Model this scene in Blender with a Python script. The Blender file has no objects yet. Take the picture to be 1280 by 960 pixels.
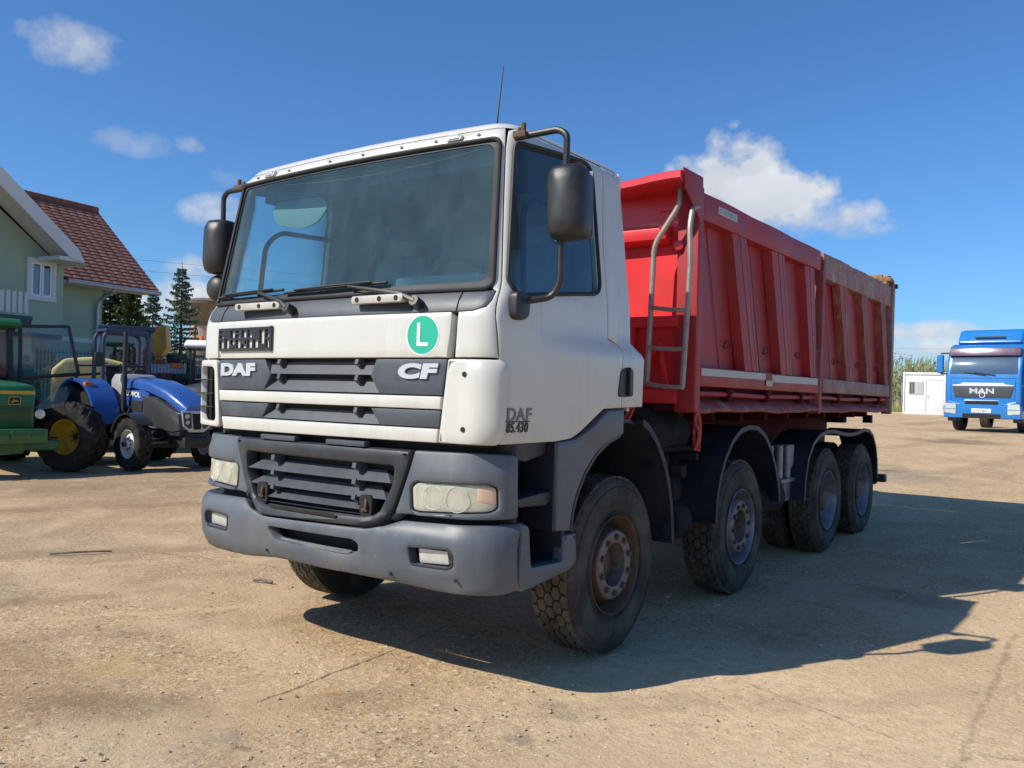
import bpy, bmesh, math, random
import numpy as np
from mathutils import Vector, Matrix, Euler
from mathutils.geometry import delaunay_2d_cdt
PI = math.pi
rad = math.radians
scene = bpy.context.scene
C = scene.collection

# ------------------------------------------------------------------ camera
cam_d = bpy.data.cameras.new('camera'); cam = bpy.data.objects.new('camera', cam_d); C.objects.link(cam)
cam_d.sensor_fit = 'HORIZONTAL'; cam_d.sensor_width = 36.0; cam_d.lens = 36.0 * 1069.124 / 1280.0
cam_d.clip_start = 0.05; cam_d.clip_end = 3000
def cam_axes(yaw, pitch, roll):
    cy, sy, cp, sp = math.cos(yaw), math.sin(yaw), math.cos(pitch), math.sin(pitch)
    f = Vector((sy*cp, cy*cp, sp)); r = Vector((cy, -sy, 0)); u = r.cross(f)
    cr, sr = math.cos(roll), math.sin(roll)
    return cr*r + sr*u, -sr*r + cr*u, f
CR_, CU_, CF_ = cam_axes(rad(-35.728), rad(0.591), rad(1.478))
mw = Matrix((CR_, CU_, -CF_)).transposed().to_4x4(); mw.translation = Vector((3.683, -3.181, 1.545))
cam.matrix_world = mw
scene.camera = cam

# ------------------------------------------------------------------ light
SUN_DIR = Vector((-1.42, -2.52, 2.50)).normalized()      # towards the sun
SUN_EL = math.asin(SUN_DIR.z); SUN_AZ = math.atan2(SUN_DIR.x, SUN_DIR.y)
sun_d = bpy.data.lights.new('sun', 'SUN'); sun = bpy.data.objects.new('sun', sun_d); C.objects.link(sun)
sun_d.energy = 5.0; sun_d.angle = rad(0.53); sun_d.color = (1.0, 0.93, 0.82)
sun.rotation_euler = (-SUN_DIR).to_track_quat('-Z', 'Y').to_euler()
sun.location = SUN_DIR * 60

scene.view_settings.view_transform = 'Standard'; scene.view_settings.look = 'None'
scene.view_settings.gamma = 1.0; scene.view_settings.use_curve_mapping = False
scene.view_settings.exposure = 0.10
try:
    scene.cycles.max_bounces = 8; scene.cycles.transparent_max_bounces = 12
    scene.cycles.sample_clamp_indirect = 8
except Exception: pass

# ------------------------------------------------------------------ sky with a few clouds
world = bpy.data.worlds.new("World"); scene.world = world; world.use_nodes = True
wt = world.node_tree; wt.nodes.clear(); WN = wt.nodes; WL = wt.links
def wnode(t, **k):
    n = WN.new(t)
    for a, b in k.items(): setattr(n, a, b)
    return n
def wmath(op, a, b=None, c=None, clamp=False):
    n = wnode('ShaderNodeMath', operation=op, use_clamp=clamp)
    for i, v in enumerate((a, b, c)):
        if v is None: continue
        if hasattr(v, 'is_output'): WL.new(v, n.inputs[i])
        else: n.inputs[i].default_value = v
    return n.outputs[0]
wout = wnode('ShaderNodeOutputWorld'); bg = wnode('ShaderNodeBackground')
sky = wnode('ShaderNodeTexSky', sky_type='NISHITA')
sky.sun_disc = False; sky.sun_elevation = SUN_EL; sky.sun_rotation = SUN_AZ
sky.air_density = 1.0; sky.dust_density = 0.6; sky.ozone_density = 3.0; sky.altitude = 200
tint = wnode('ShaderNodeMix', data_type='RGBA', blend_type='MULTIPLY'); tint.inputs[0].default_value = 1.0
WL.new(sky.outputs[0], tint.inputs[6]); tint.inputs[7].default_value = (0.47, 0.775, 1.08, 1)
tc = wnode('ShaderNodeTexCoord')
mpn = wnode('ShaderNodeMapping'); mpn.inputs['Scale'].default_value = (1.0, 1.0, 1.25)
WL.new(tc.outputs['Generated'], mpn.inputs['Vector'])
n1 = wnode('ShaderNodeTexNoise'); n1.inputs['Scale'].default_value = 15.0; n1.inputs['Detail'].default_value = 9.0; n1.inputs['Roughness'].default_value = 0.58
WL.new(mpn.outputs[0], n1.inputs['Vector'])
n2 = wnode('ShaderNodeTexNoise'); n2.inputs['Scale'].default_value = 45.0; n2.inputs['Detail'].default_value = 5.0
WL.new(mpn.outputs[0], n2.inputs['Vector'])
def wdot(v):
    n = wnode('ShaderNodeVectorMath', operation='DOT_PRODUCT'); WL.new(tc.outputs['Generated'], n.inputs[0]); n.inputs[1].default_value = v
    return n.outputs['Value']
col = tint.outputs[2]
total = None; shadeacc = None
CLOUDS = [  # direction, half width, half height, density, noise gain, tilt
    ((-0.842, 0.424, 0.332), .052, .026, .75, 1.1, 0.1),
    ((-0.839, 0.483, 0.250), .040, .014, .35, 1.5, -.10),
    ((-0.809, 0.530, 0.254), .015, .010, .38, 1.5, 0.0),
    ((-0.795, 0.570, 0.225), .020, .010, .22, 1.5, 0.0),
    ((-0.805, 0.561, 0.190), .035, .020, .70, 1.6, 0.0),
    ((-0.824, 0.551, 0.128), .040, .016, .75, 1.6, 0.0),
    ((-0.824, 0.558, 0.090), .075, .026, 1.0, 1.6, 0.0),
    ((-0.866, 0.500, 0.080), .090, .022, .9, 1.6, 0.0),
    ((-0.354, 0.898, 0.248), .066, .050, 1.9, .8, 0.0),
    ((-0.322, 0.921, 0.222), .078, .038, 1.8, .85, -.12),
    ((-0.266, 0.944, 0.198), .072, .026, 1.4, .9, -.10),
    ((-0.178, 0.981, 0.075), .075, .012, .8, 1.6, 0.0),
    ((-0.100, 0.992, 0.068), .050, .010, .7, 1.6, 0.0),
    ((-0.160, 0.985, 0.058), .110, .012, .7, 1.6, 0.0),
    ((-0.317, 0.854, 0.428), .025, .010, .35, 1.6, 0.0),
    ((-0.90, -0.35, 0.25), .25, .07, 1.2, 1.8, 0.0),
]
for d, w, h, dens, gain, tilt in CLOUDS:
    D = Vector(d).normalized(); R = Vector((D.y, -D.x, 0)).normalized(); U = R.cross(D).normalized()
    R2 = math.cos(tilt)*R + math.sin(tilt)*U; U2 = -math.sin(tilt)*R + math.cos(tilt)*U
    a = wmath('DIVIDE', wdot(R2), w); b = wmath('DIVIDE', wdot(U2), h)
    f = wdot(D); front = wmath('GREATER_THAN', f, 0.3)
    r2 = wmath('ADD', wmath('MULTIPLY', a, a), wmath('MULTIPLY', b, b))
    base = wmath('SUBTRACT', 1.0, r2)
    v = wmath('ADD', base, wmath('MULTIPLY', wmath('SUBTRACT', n1.outputs[0], 0.5), gain*3.4))
    v = wmath('ADD', v, wmath('MULTIPLY', wmath('SUBTRACT', n2.outputs[0], 0.5), 1.1))
    v = wmath('MULTIPLY', wmath('MULTIPLY', v, front), 0.75*dens, clamp=True)
    v = wmath('MULTIPLY', v, wmath('MULTIPLY', wmath('ADD', base, 1.3), 0.8, clamp=True), clamp=True)
    sh = wmath('MULTIPLY', v, wmath('ADD', wmath('MULTIPLY', b, 0.45), 0.45, clamp=True))
    total = v if total is None else wmath('MAXIMUM', total, v)
    shadeacc = sh if shadeacc is None else wmath('MAXIMUM', shadeacc, sh)
total = wmath('MULTIPLY', total, min(1.0, 0.93))
ramp = wnode('ShaderNodeMix', data_type='RGBA'); WL.new(wmath('ADD', wmath('MULTIPLY', shadeacc, 0.75), wmath('MULTIPLY', wmath('SUBTRACT', n1.outputs[0], .5), .9), clamp=True), ramp.inputs[0])
SKY_STR = 0.127
ramp.inputs[6].default_value = (.52/SKY_STR, .56/SKY_STR, .62/SKY_STR, 1); ramp.inputs[7].default_value = (.86/SKY_STR, .87/SKY_STR, .88/SKY_STR, 1)
mixc = wnode('ShaderNodeMix', data_type='RGBA'); WL.new(total, mixc.inputs[0]); WL.new(col, mixc.inputs[6]); WL.new(ramp.outputs[2], mixc.inputs[7])
WL.new(mixc.outputs[2], bg.inputs['Color']); bg.inputs['Strength'].default_value = SKY_STR
WL.new(bg.outputs[0], wout.inputs[0])

# ------------------------------------------------------------------ materials
MATS = {}
def _noise(nt, scale, detail=5, rough=.6, co=None, dist=0.0, vscale=None):
    n = nt.nodes.new('ShaderNodeTexNoise'); n.inputs['Scale'].default_value = scale; n.inputs['Detail'].default_value = detail
    n.inputs['Roughness'].default_value = rough; n.inputs['Distortion'].default_value = dist
    if vscale:
        m = nt.nodes.new('ShaderNodeMapping'); m.inputs['Scale'].default_value = vscale
        nt.links.new(co, m.inputs['Vector']); co = m.outputs[0]
    nt.links.new(co, n.inputs['Vector']); return n.outputs[0]
def _ramp(nt, fac, lo, hi, a=0.0, b=1.0):
    m = nt.nodes.new('ShaderNodeMapRange'); m.inputs[1].default_value = lo; m.inputs[2].default_value = hi
    m.inputs[3].default_value = a; m.inputs[4].default_value = b; m.clamp = True
    nt.links.new(fac, m.inputs[0]); return m.outputs[0]
def _mix(nt, fac, a, b, mode='MIX'):
    m = nt.nodes.new('ShaderNodeMix'); m.data_type = 'RGBA'; m.blend_type = mode
    for i, v in ((0, fac), (6, a), (7, b)):
        if hasattr(v, 'is_output'): nt.links.new(v, m.inputs[i])
        elif i == 0: m.inputs[0].default_value = v
        else: m.inputs[i].default_value = (*v[:3], 1)
    return m.outputs[2]
def M(name, rgb, rough=.5, metal=0, var=.12, vs=2.5, dirt=None, scratch=None, bump=0, bs=60, coat=0, emit=0, streak=None, spec=.5):
    if name in MATS: return MATS[name]
    m = bpy.data.materials.new(name); m.use_nodes = True; nt = m.node_tree; b = nt.nodes['Principled BSDF']
    co = nt.nodes.new('ShaderNodeTexCoord').outputs['Object']
    v = _noise(nt, vs, 6, .65, co)
    dark = tuple(x*(1-var) for x in rgb); light = tuple(min(1, x*(1+var)) for x in rgb)
    c = _mix(nt, _ramp(nt, v, .3, .7), dark, light)
    r = _ramp(nt, v, .25, .75, max(0, rough-.07), min(1, rough+.07))
    if streak:
        sc, amt, scl = streak
        s = _noise(nt, scl, 5, .7, co, .2, (1, 1, .12)); c = _mix(nt, _ramp(nt, s, .52, .72, 0, amt), c, sc)
    if dirt:
        dc, amt, ds = dirt
        d1 = _noise(nt, ds, 8, .7, co, .4); c = _mix(nt, _ramp(nt, d1, .42, .70, 0, amt), c, dc)
    if scratch:
        sc, lim, ss = scratch
        s = _noise(nt, ss, 10, .75, co, 1.2); s2 = _noise(nt, ss*.25, 4, .6, co)
        k = nt.nodes.new('ShaderNodeMath'); k.operation = 'MULTIPLY'
        nt.links.new(_ramp(nt, s, lim, lim+.03), k.inputs[0]); nt.links.new(_ramp(nt, s2, .45, .6), k.inputs[1])
        c = _mix(nt, k.outputs[0], c, sc)
    nt.links.new(c, b.inputs['Base Color']); nt.links.new(r, b.inputs['Roughness'])
    b.inputs['Metallic'].default_value = metal; b.inputs['Coat Weight'].default_value = coat; b.inputs['Coat Roughness'].default_value = .08
    b.inputs['Specular IOR Level'].default_value = spec
    if emit: b.inputs['Emission Strength'].default_value = emit; b.inputs['Emission Color'].default_value = (*rgb, 1)
    if bump:
        bn = nt.nodes.new('ShaderNodeBump'); bn.inputs['Strength'].default_value = bump; bn.inputs['Distance'].default_value = .01
        nt.links.new(_noise(nt, bs, 4, .6, co), bn.inputs['Height']); nt.links.new(bn.outputs[0], b.inputs['Normal'])
    MATS[name] = m; return m
def GLASS(name, tint=(.62, .75, .78), dust_veil=.06, veil_col=(.45, .5, .5), base=.05, rough=.02, streaks=True):
    if name in MATS: return MATS[name]
    m = bpy.data.materials.new(name); m.use_nodes = True; nt = m.node_tree; nt.nodes.clear()
    o = nt.nodes.new('ShaderNodeOutputMaterial'); t = nt.nodes.new('ShaderNodeBsdfTransparent'); t.inputs[0].default_value = (*tint, 1)
    g = nt.nodes.new('ShaderNodeBsdfGlossy'); g.inputs['Roughness'].default_value = rough
    lw = nt.nodes.new('ShaderNodeFresnel'); lw.inputs[0].default_value = 1.5
    ad = nt.nodes.new('ShaderNodeMath'); ad.operation = 'MULTIPLY_ADD'; ad.inputs[1].default_value = 1.25; ad.inputs[2].default_value = base-.04; ad.use_clamp = True
    nt.links.new(lw.outputs[0], ad.inputs[0])
    m1 = nt.nodes.new('ShaderNodeMixShader'); nt.links.new(ad.outputs[0], m1.inputs[0]); nt.links.new(t.outputs[0], m1.inputs[1]); nt.links.new(g.outputs[0], m1.inputs[2])
    df = nt.nodes.new('ShaderNodeBsdfDiffuse'); df.inputs[0].default_value = (*veil_col, 1)
    co = nt.nodes.new('ShaderNodeTexCoord').outputs['Object']
    n = _noise(nt, 3.0, 7, .7, co, .6, (1, 1, .5)); f = _ramp(nt, n, .3, .75, dust_veil*.5, dust_veil*1.7)
    m2 = nt.nodes.new('ShaderNodeMixShader'); nt.links.new(f, m2.inputs[0]); nt.links.new(m1.outputs[0], m2.inputs[1]); nt.links.new(df.outputs[0], m2.inputs[2])
    nt.links.new(m2.outputs[0], o.inputs[0]); MATS[name] = m; return m

# ------------------------------------------------------------------ mesh helpers
class MB:
    def __init__(s): s.v = []; s.f = []
    def add(s, vs, fs):
        o = len(s.v); s.v += [tuple(x) for x in vs]; s.f += [tuple(i+o for i in f) for f in fs]; return s
    def box(s, c, d, rot=None, taper=None):
        hx, hy, hz = d[0]/2, d[1]/2, d[2]/2
        P = [Vector((x*hx, y*hy, z*hz)) for z in (-1, 1) for y in (-1, 1) for x in (-1, 1)]
        if taper: P = [Vector((p.x*(taper[0] if p.z > 0 else 1), p.y*(taper[1] if p.z > 0 else 1), p.z)) for p in P]
        if rot is not None:
            E = Euler(rot) if not isinstance(rot, Matrix) else rot
            Rm = E.to_matrix() if not isinstance(rot, Matrix) else rot
            P = [Rm @ p for p in P]
        c = Vector(c)
        return s.add([p+c for p in P], [(0, 2, 3, 1), (4, 5, 7, 6), (0, 1, 5, 4), (2, 6, 7, 3), (0, 4, 6, 2), (1, 3, 7, 5)])
    def bar(s, a, b, w, h=None, up=(0, 0, 1)):
        a = Vector(a); b = Vector(b); d = b-a; L = d.length; d.normalize(); h = h or w
        up = Vector(up)
        if abs(d.dot(up)) > .98: up = Vector((0, 1, 0))
        x = d.cross(up).normalized(); z = x.cross(d)
        Rm = Matrix((x, d, z)).transposed()
        return s.box((a+b)/2, (w, L, h), Rm)
    def prism(s, poly, axis, a, b):
        # poly in the two other axes (x:(y,z) y:(x,z) z:(x,y)), swept from a to b along axis
        def P(p, t):
            return {0: (t, p[0], p[1]), 1: (p[0], t, p[1]), 2: (p[0], p[1], t)}[axis]
        n = len(poly)
        return s.add([P(p, a) for p in poly]+[P(p, b) for p in poly],
                     [tuple(range(n))[::-1], tuple(range(n, 2*n))]+[(i, (i+1) % n, n+(i+1) % n, n+i) for i in range(n)])
    def quad(s, *p): return s.add(p, [tuple(range(len(p)))])
    def lathe(s, prof, c=(0, 0, 0), axis=0, n=32, a0=0, a1=2*PI, cap=False):
        full = abs(a1-a0-2*PI) < 1e-6; m = n if full else n+1; vs = []
        for i in range(m):
            t = a0+(a1-a0)*i/n
            for h, r in prof:
                k, l = r*math.cos(t), r*math.sin(t)
                p = {0: (h, k, l), 1: (k, h, l), 2: (k, l, h)}[axis]
                vs.append((p[0]+c[0], p[1]+c[1], p[2]+c[2]))
        q = len(prof); fs = []
        for i in range(n):
            j = (i+1) % m
            for k in range(q-1): fs.append((i*q+k, j*q+k, j*q+k+1, i*q+k+1))
        if cap:
            fs.append(tuple(i*q for i in range(m))); fs.append(tuple(i*q+q-1 for i in range(m)))
        return s.add(vs, fs)
    def cyl(s, a, b, r, n=16, r2=None):
        return s.tube([a, b], r, n, radii=[r, r if r2 is None else r2])
    def tube(s, pts, r, n=10, radii=None, closed=False):
        P = [Vector(p) for p in pts]; m = len(P); vs = []
        up = None
        for i, p in enumerate(P):
            if closed: d = P[(i+1) % m]-P[i-1]
            else: d = P[min(i+1, m-1)]-P[max(i-1, 0)]
            d.normalize()
            if up is None:
                up = Vector((0, 0, 1)) if abs(d.z) < .9 else Vector((0, 1, 0))
            x = d.cross(up).normalized(); y = x.cross(d).normalized(); up = y
            rr = radii[i] if radii else r
            for k in range(n):
                t = 2*PI*k/n; vs.append(p+x*rr*math.cos(t)+y*rr*math.sin(t))
        fs = []
        for i in range(m if closed else m-1):
            j = (i+1) % m
            for k in range(n): fs.append((i*n+k, i*n+(k+1) % n, j*n+(k+1) % n, j*n+k))
        if not closed: fs += [tuple(range(n))[::-1], tuple((m-1)*n+k for k in range(n))]
        return s.add(vs, fs)
    def sphere(s, c, r, n=12, m=8, sc=(1, 1, 1)):
        prof = [(-r*math.cos(PI*i/m), max(1e-4, r*math.sin(PI*i/m))) for i in range(m+1)]
        t = MB().lathe(prof, axis=2, n=n)
        return s.add([(x*sc[0]+c[0], y*sc[1]+c[1], z*sc[2]+c[2]) for x, y, z in t.v], t.f)
    def build(s, name, mat, parent=None, bevel=0, smooth=35, loc=None, rot=None, seg=2, merge=True):
        me = bpy.data.meshes.new(name); me.from_pydata(s.v, [], s.f)
        bm = bmesh.new(); bm.from_mesh(me)
        if merge: bmesh.ops.remove_doubles(bm, verts=bm.verts, dist=1e-5)
        bmesh.ops.recalc_face_normals(bm, faces=bm.faces)
        if bevel:
            es = [e for e in bm.edges if e.is_manifold and e.calc_face_angle(0) > rad(30)]
            if es: bmesh.ops.bevel(bm, geom=es, offset=bevel, segments=seg, affect='EDGES', profile=.6, clamp_overlap=True)
        bm.to_mesh(me); bm.free()
        if smooth:
            me.polygons.foreach_set('use_smooth', [True]*len(me.polygons)); me.set_sharp_from_angle(angle=rad(smooth))
        if isinstance(mat, str): mat = MATS[mat]
        if mat: me.materials.append(mat)
        o = bpy.data.objects.new(name, me); C.objects.link(o)
        if parent: o.parent = parent
        if loc is not None: o.location = loc
        if rot is not None: o.rotation_euler = rot
        return o
def tag(o, label=None, cat=None, group=None, kind=None):
    if label: o['label'] = label
    if cat: o['category'] = cat
    if group: o['group'] = group
    if kind: o['kind'] = kind
    return o
def empty(name, loc=(0, 0, 0), rz=0, label=None, cat=None, group=None):
    o = bpy.data.objects.new(name, None); C.objects.link(o); o.location = loc; o.rotation_euler = (0, 0, rz); o.empty_display_size = .3
    return tag(o, label, cat, group)
def arc(cy, cz, r, a0, a1, n=12): return [(cy+r*math.cos(a0+(a1-a0)*i/n), cz+r*math.sin(a0+(a1-a0)*i/n)) for i in range(n+1)]
def roundpath(pts, r, n=5):
    # rounds the corners of a 3D polyline
    P = [Vector(p) for p in pts]; out = [P[0]]
    for i in range(1, len(P)-1):
        a = (P[i-1]-P[i]); b = (P[i+1]-P[i]); k = min(r, a.length*.45, b.length*.45); a.normalize(); b.normalize()
        p0 = P[i]+a*k; p1 = P[i]+b*k
        for j in range(n+1):
            t = j/n; out.append((1-t)**2*p0+2*t*(1-t)*P[i]+t*t*p1)
    return out+[P[-1]]
def roundpoly(poly, r, n=4):
    q = [Vector((p[0], p[1], 0)) for p in poly]; out = []; m = len(q)
    for i in range(m):
        rr = r[i] if isinstance(r, (list, tuple)) else r
        a = q[i-1]-q[i]; b = q[(i+1) % m]-q[i]; k = min(rr, a.length*.45, b.length*.45)
        if k < 1e-4: out.append((q[i].x, q[i].y)); continue
        a.normalize(); b.normalize(); p0 = q[i]+a*k; p1 = q[i]+b*k
        for j in range(n+1):
            t = j/n; v = (1-t)**2*p0+2*t*(1-t)*q[i]+t*t*p1; out.append((v.x, v.y))
    return out
def area2(p): return sum(p[i-1][0]*p[i][1]-p[i][0]*p[i-1][1] for i in range(len(p)))
def inpoly(x, y, poly):
    c = False; j = len(poly)-1
    for i in range(len(poly)):
        xi, yi = poly[i]; xj, yj = poly[j]
        if (yi > y) != (yj > y) and x < (xj-xi)*(y-yi)/(yj-yi)+xi: c = not c
        j = i
    return c
def dseg(x, y, poly):
    best = 9
    for i in range(len(poly)):
        ax, ay = poly[i-1]; bx, by = poly[i]; dx, dy = bx-ax, by-ay
        t = max(0, min(1, ((x-ax)*dx+(y-ay)*dy)/(dx*dx+dy*dy+1e-12)))
        best = min(best, math.hypot(x-ax-t*dx, y-ay-t*dy))
    return best
def inset(poly, d):
    n = len(poly); out = []
    for i in range(n):
        p0 = Vector(poly[i-1]); p1 = Vector(poly[i]); p2 = Vector(poly[(i+1) % n])
        a = (p1-p0).normalized(); b = (p2-p1).normalized(); n1 = Vector((-a.y, a.x)); n2 = Vector((-b.y, b.x))
        m = n1+n2
        if m.length < .2: m = n1
        m.normalize(); k = d/max(.35, m.dot(n1)); q = p1+m*k; out.append((q.x, q.y))
    return out
def resample(poly, step):
    out = []
    for i in range(len(poly)):
        a = poly[i]; b = poly[(i+1) % len(poly)]; L = math.hypot(b[0]-a[0], b[1]-a[1]); k = max(1, int(math.ceil(L/step)))
        for j in range(k): out.append((a[0]+(b[0]-a[0])*j/k, a[1]+(b[1]-a[1])*j/k))
    return out
def nrm(S, u, z, e=.004):
    a = Vector(S(u+e, z))-Vector(S(u-e, z)); b = Vector(S(u, z+e))-Vector(S(u, z-e))
    n = a.cross(b); return n.normalized()
def panel(name, poly, mat, parent, S, holes=(), off=0.0, thick=.02, rnd=.006, step=.05, smooth=40, back=False, dz=None):
    """curved sheet: outline (and holes) drawn in the surface's own (u, z), with a rolled edge"""
    if area2(poly) < 0: poly = poly[::-1]
    outer = resample(poly, step); hs = []
    for h in holes:
        if area2(h) > 0: h = h[::-1]
        hs.append(resample(h, step))
    V = []; D = []; E = []
    for ring in [outer]+hs:
        for k, dd in ((0, 0.0), (1, .3), (2, 1.0)):
            if rnd <= 0 and k: break
            rr = inset(ring, rnd*dd) if k else ring
            b = len(V); n = len(rr)
            for p in rr: V.append(Vector(p)); D.append(rnd*dd)
            E += [(b+i, b+(i+1) % n) for i in range(n)]
    xs = [p[0] for p in outer]; ys = [p[1] for p in outer]
    nx = int((max(xs)-min(xs))/step)+1; ny = int((max(ys)-min(ys))/step)+1
    for i in range(nx+1):
        for j in range(ny+1):
            x = min(xs)+(i+.013)*step; y = min(ys)+(j+.017)*step
            if inpoly(x, y, outer) and not any(inpoly(x, y, h) for h in hs):
                if min([dseg(x, y, outer)]+[dseg(x, y, h) for h in hs]) > max(rnd*1.3, step*.35): V.append(Vector((x, y))); D.append(rnd)
    vo, eo, fo, ov, oe, of = delaunay_2d_cdt(V, E, [], 0, 1e-7)
    dd = [(D[o[0]] if o else 0) for o in ov]
    vs = []; uv = []
    for p, d in zip(vo, dd):
        q = Vector(S(p.x, p.y)); nn = nrm(S, p.x, p.y)
        o = off - (rnd*(1-math.sqrt(max(0, 1-(1-d/rnd)**2))) if rnd > 0 else 0)
        if dz: o += dz(p.x, p.y)
        vs.append(q+nn*o); uv.append((p.x, p.y))
    fs = []
    for f in fo:
        cx = sum(vo[i].x for i in f)/len(f); cy = sum(vo[i].y for i in f)/len(f)
        if inpoly(cx, cy, outer) and not any(inpoly(cx, cy, h) for h in hs): fs.append(tuple(f))
    mb = MB(); mb.add(vs, fs)
    if thick:
        for ring in [outer]+hs:
            a = []; bq = []
            for p in ring:
                q = Vector(S(*p)); nn = nrm(S, *p); o = off-(rnd if rnd > 0 else 0)
                if dz: o += dz(*p)
                a.append(q+nn*o); bq.append(q+nn*(off-rnd-thick))
            n = len(a); mb.add(a+bq, [(i, (i+1) % n, n+(i+1) % n, n+i) for i in range(n)])
        if back: mb.add([Vector(S(*p))+nrm(S, *p)*(off-rnd-thick) for p in uv], [f[::-1] for f in fs])
    return mb.build(name, mat, parent, smooth=smooth)
def strip(S, path, w, off, h, closed=True):
    """a raised bead following a path on the surface"""
    P = [Vector(S(*p))+nrm(S, *p)*off for p in path]
    return MB().tube(P, w, 8, closed=closed)
def text_mesh(name, s, size, mat, parent, origin, xdir, updir, extrude=.002, sx=1.0, shear=0, spacing=1.0, align='LEFT', bold=0.0, S=None, uv=None):
    cu = bpy.data.curves.new(name, 'FONT'); cu.body = s; cu.size = size; cu.extrude = extrude; cu.shear = shear; cu.space_character = spacing; cu.align_x = align
    cu.offset = bold
    t = bpy.data.objects.new('tmp_text', cu); C.objects.link(t)
    dg = bpy.context.evaluated_depsgraph_get(); me = bpy.data.meshes.new_from_object(t.evaluated_get(dg)); bpy.data.objects.remove(t)
    X = Vector(xdir).normalized(); U = Vector(updir).normalized(); N = X.cross(U)
    for v in me.vertices:
        p = v.co
        if S:
            q = Vector(S(uv[0]+p.x*sx, uv[1]+p.y)); nn = nrm(S, uv[0]+p.x*sx, uv[1]+p.y); v.co = q+nn*(uv[2]+p.z)
        else: v.co = Vector(origin)+X*p.x*sx+U*p.y+N*p.z
    me.materials.clear(); me.materials.append(MATS[mat] if isinstance(mat, str) else mat); me.name = name
    o = bpy.data.objects.new(name, me); C.objects.link(o); o.parent = parent; return o
def dup(root, loc, rz=None, label=None, group=None):
    r = root.copy(); C.objects.link(r); r.location = loc
    if rz is not None: r.rotation_euler = (0, 0, rz)
    if label: r['label'] = label
    if group: r['group'] = group
    for ch in list(root.children):
        c = ch.copy(); C.objects.link(c); c.parent = r
        for g in list(ch.children):
            d = g.copy(); C.objects.link(d); d.parent = c
    return r
def copy_part(o, parent, loc=None, rot=None, scale=None):
    c = o.copy(); C.objects.link(c); c.parent = parent
    if loc is not None: c.location = loc
    if rot is not None: c.rotation_euler = rot
    if scale is not None: c.scale = scale
    for g in list(o.children):
        d = g.copy(); C.objects.link(d); d.parent = c
    return c
# ------------------------------------------------------------------ material list
DUSTC = (.42, .35, .26)
M('white_paint', (.60, .59, .535), .33, var=.05, vs=1.2, coat=.35, dirt=((.46, .41, .33), .26, 3.2), streak=((.38, .33, .25), .26, 7.0), scratch=((.20, .15, .11), .69, 11))
M('grey_plastic', (.092, .108, .128), .45, var=.14, vs=2, dirt=((.20, .185, .16), .38, 2.2), scratch=((.24, .23, .21), .64, 16), streak=((.17, .155, .135), .45, 8), bump=.07, bs=320)
M('dark_plastic', (.028, .031, .036), .45, var=.2, vs=3, dirt=((.12, .11, .10), .30, 3.5), bump=.08, bs=300)
M('panel_plastic', (.058, .067, .080), .46, var=.15, vs=4, dirt=((.15, .155, .155), .35, 5), scratch=((.2, .21, .22), .66, 12), bump=.12, bs=240)
M('black_plastic', (.018, .018, .019), .42, var=.2, vs=4, dirt=((.10, .095, .085), .25, 4), bump=.15, bs=200)
M('black_rubber', (.012, .012, .012), .6, var=.2)
M('tyre_rubber', (.040, .038, .035), .82, var=.25, vs=5, dirt=((.17, .145, .115), .6, 4.0), bump=.2, bs=90, spec=.25)
M('tread_rubber', (.055, .046, .036), .85, var=.25, vs=8, dirt=((.22, .175, .12), .65, 6), spec=.2)
M('rim_rust', (.115, .075, .045), .7, metal=.15, var=.35, vs=9, dirt=((.05, .035, .025), .6, 12))
M('rim_silver', (.24, .26, .29), .5, metal=.5, var=.2, vs=8, dirt=((.12, .08, .05), .7, 7))
M('hub_plate', (.20, .185, .165), .6, metal=.3, var=.3, vs=14, dirt=((.10, .05, .025), .8, 16))
M('hub_rust', (.11, .07, .045), .75, metal=.2, var=.35, vs=14)
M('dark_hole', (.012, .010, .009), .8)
M('chassis', (.014, .015, .018), .8, var=.3, vs=4, dirt=((.07, .06, .048), .4, 5), spec=.15)
M('guard_plastic', (.012, .016, .027), .5, var=.2, vs=3, dirt=((.08, .08, .08), .35, 3), bump=.1, bs=150, spec=.3)
M('red_paint', (.70, .030, .036), .36, var=.10, vs=1.3, coat=.15, dirt=((.26, .05, .04), .35, 2.0), scratch=((.34, .20, .17), .655, 7), streak=((.22, .05, .04), .25, 7))  # brighter copy of the body red, matched to the sunlit headboard
M('red_shaded', (.36, .026, .032), .50, var=.12, vs=1.6, dirt=((.20, .040, .038), .45, 1.8), scratch=((.34, .19, .15), .655, 7), streak=((.20, .035, .035), .35, 6), spec=.35)  # darker copy of the body red, shade of the unlit side in its colour
M('red_worn', (.30, .045, .04), .6, var=.2, vs=2.2, dirt=((.28, .13, .10), .6, 3.6), scratch=((.42, .32, .26), .60, 11), streak=((.40, .30, .24), .75, 8), spec=.3)
M('rail_worn', (.27, .12, .10), .65, var=.25, vs=3.0, dirt=((.36, .26, .20), .85, 3.4), scratch=((.50, .42, .34), .55, 9))
M('rust_wood', (.34, .18, .08), .8, var=.35, vs=9, dirt=((.12, .06, .03), .7, 9))
M('red_dark', (.075, .012, .014), .85, var=.2, vs=3, dirt=((.05, .02, .018), .5, 4), spec=.12)
M('ladder_steel', (.34, .32, .29), .5, metal=.45, var=.2, vs=6, dirt=((.20, .13, .09), .5, 9))
M('tape', (.50, .48, .42), .5, var=.1, vs=5, scratch=((.40, .10, .09), .58, 16), dirt=((.40, .30, .25), .5, 5))
M('steel', (.42, .42, .42), .35, metal=.8, var=.15)
M('galv', (.30, .31, .32), .5, metal=.5, var=.2, dirt=((.1, .08, .06), .5, 8))
M('rust', (.24, .11, .045), .8, var=.35, vs=12)
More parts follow.
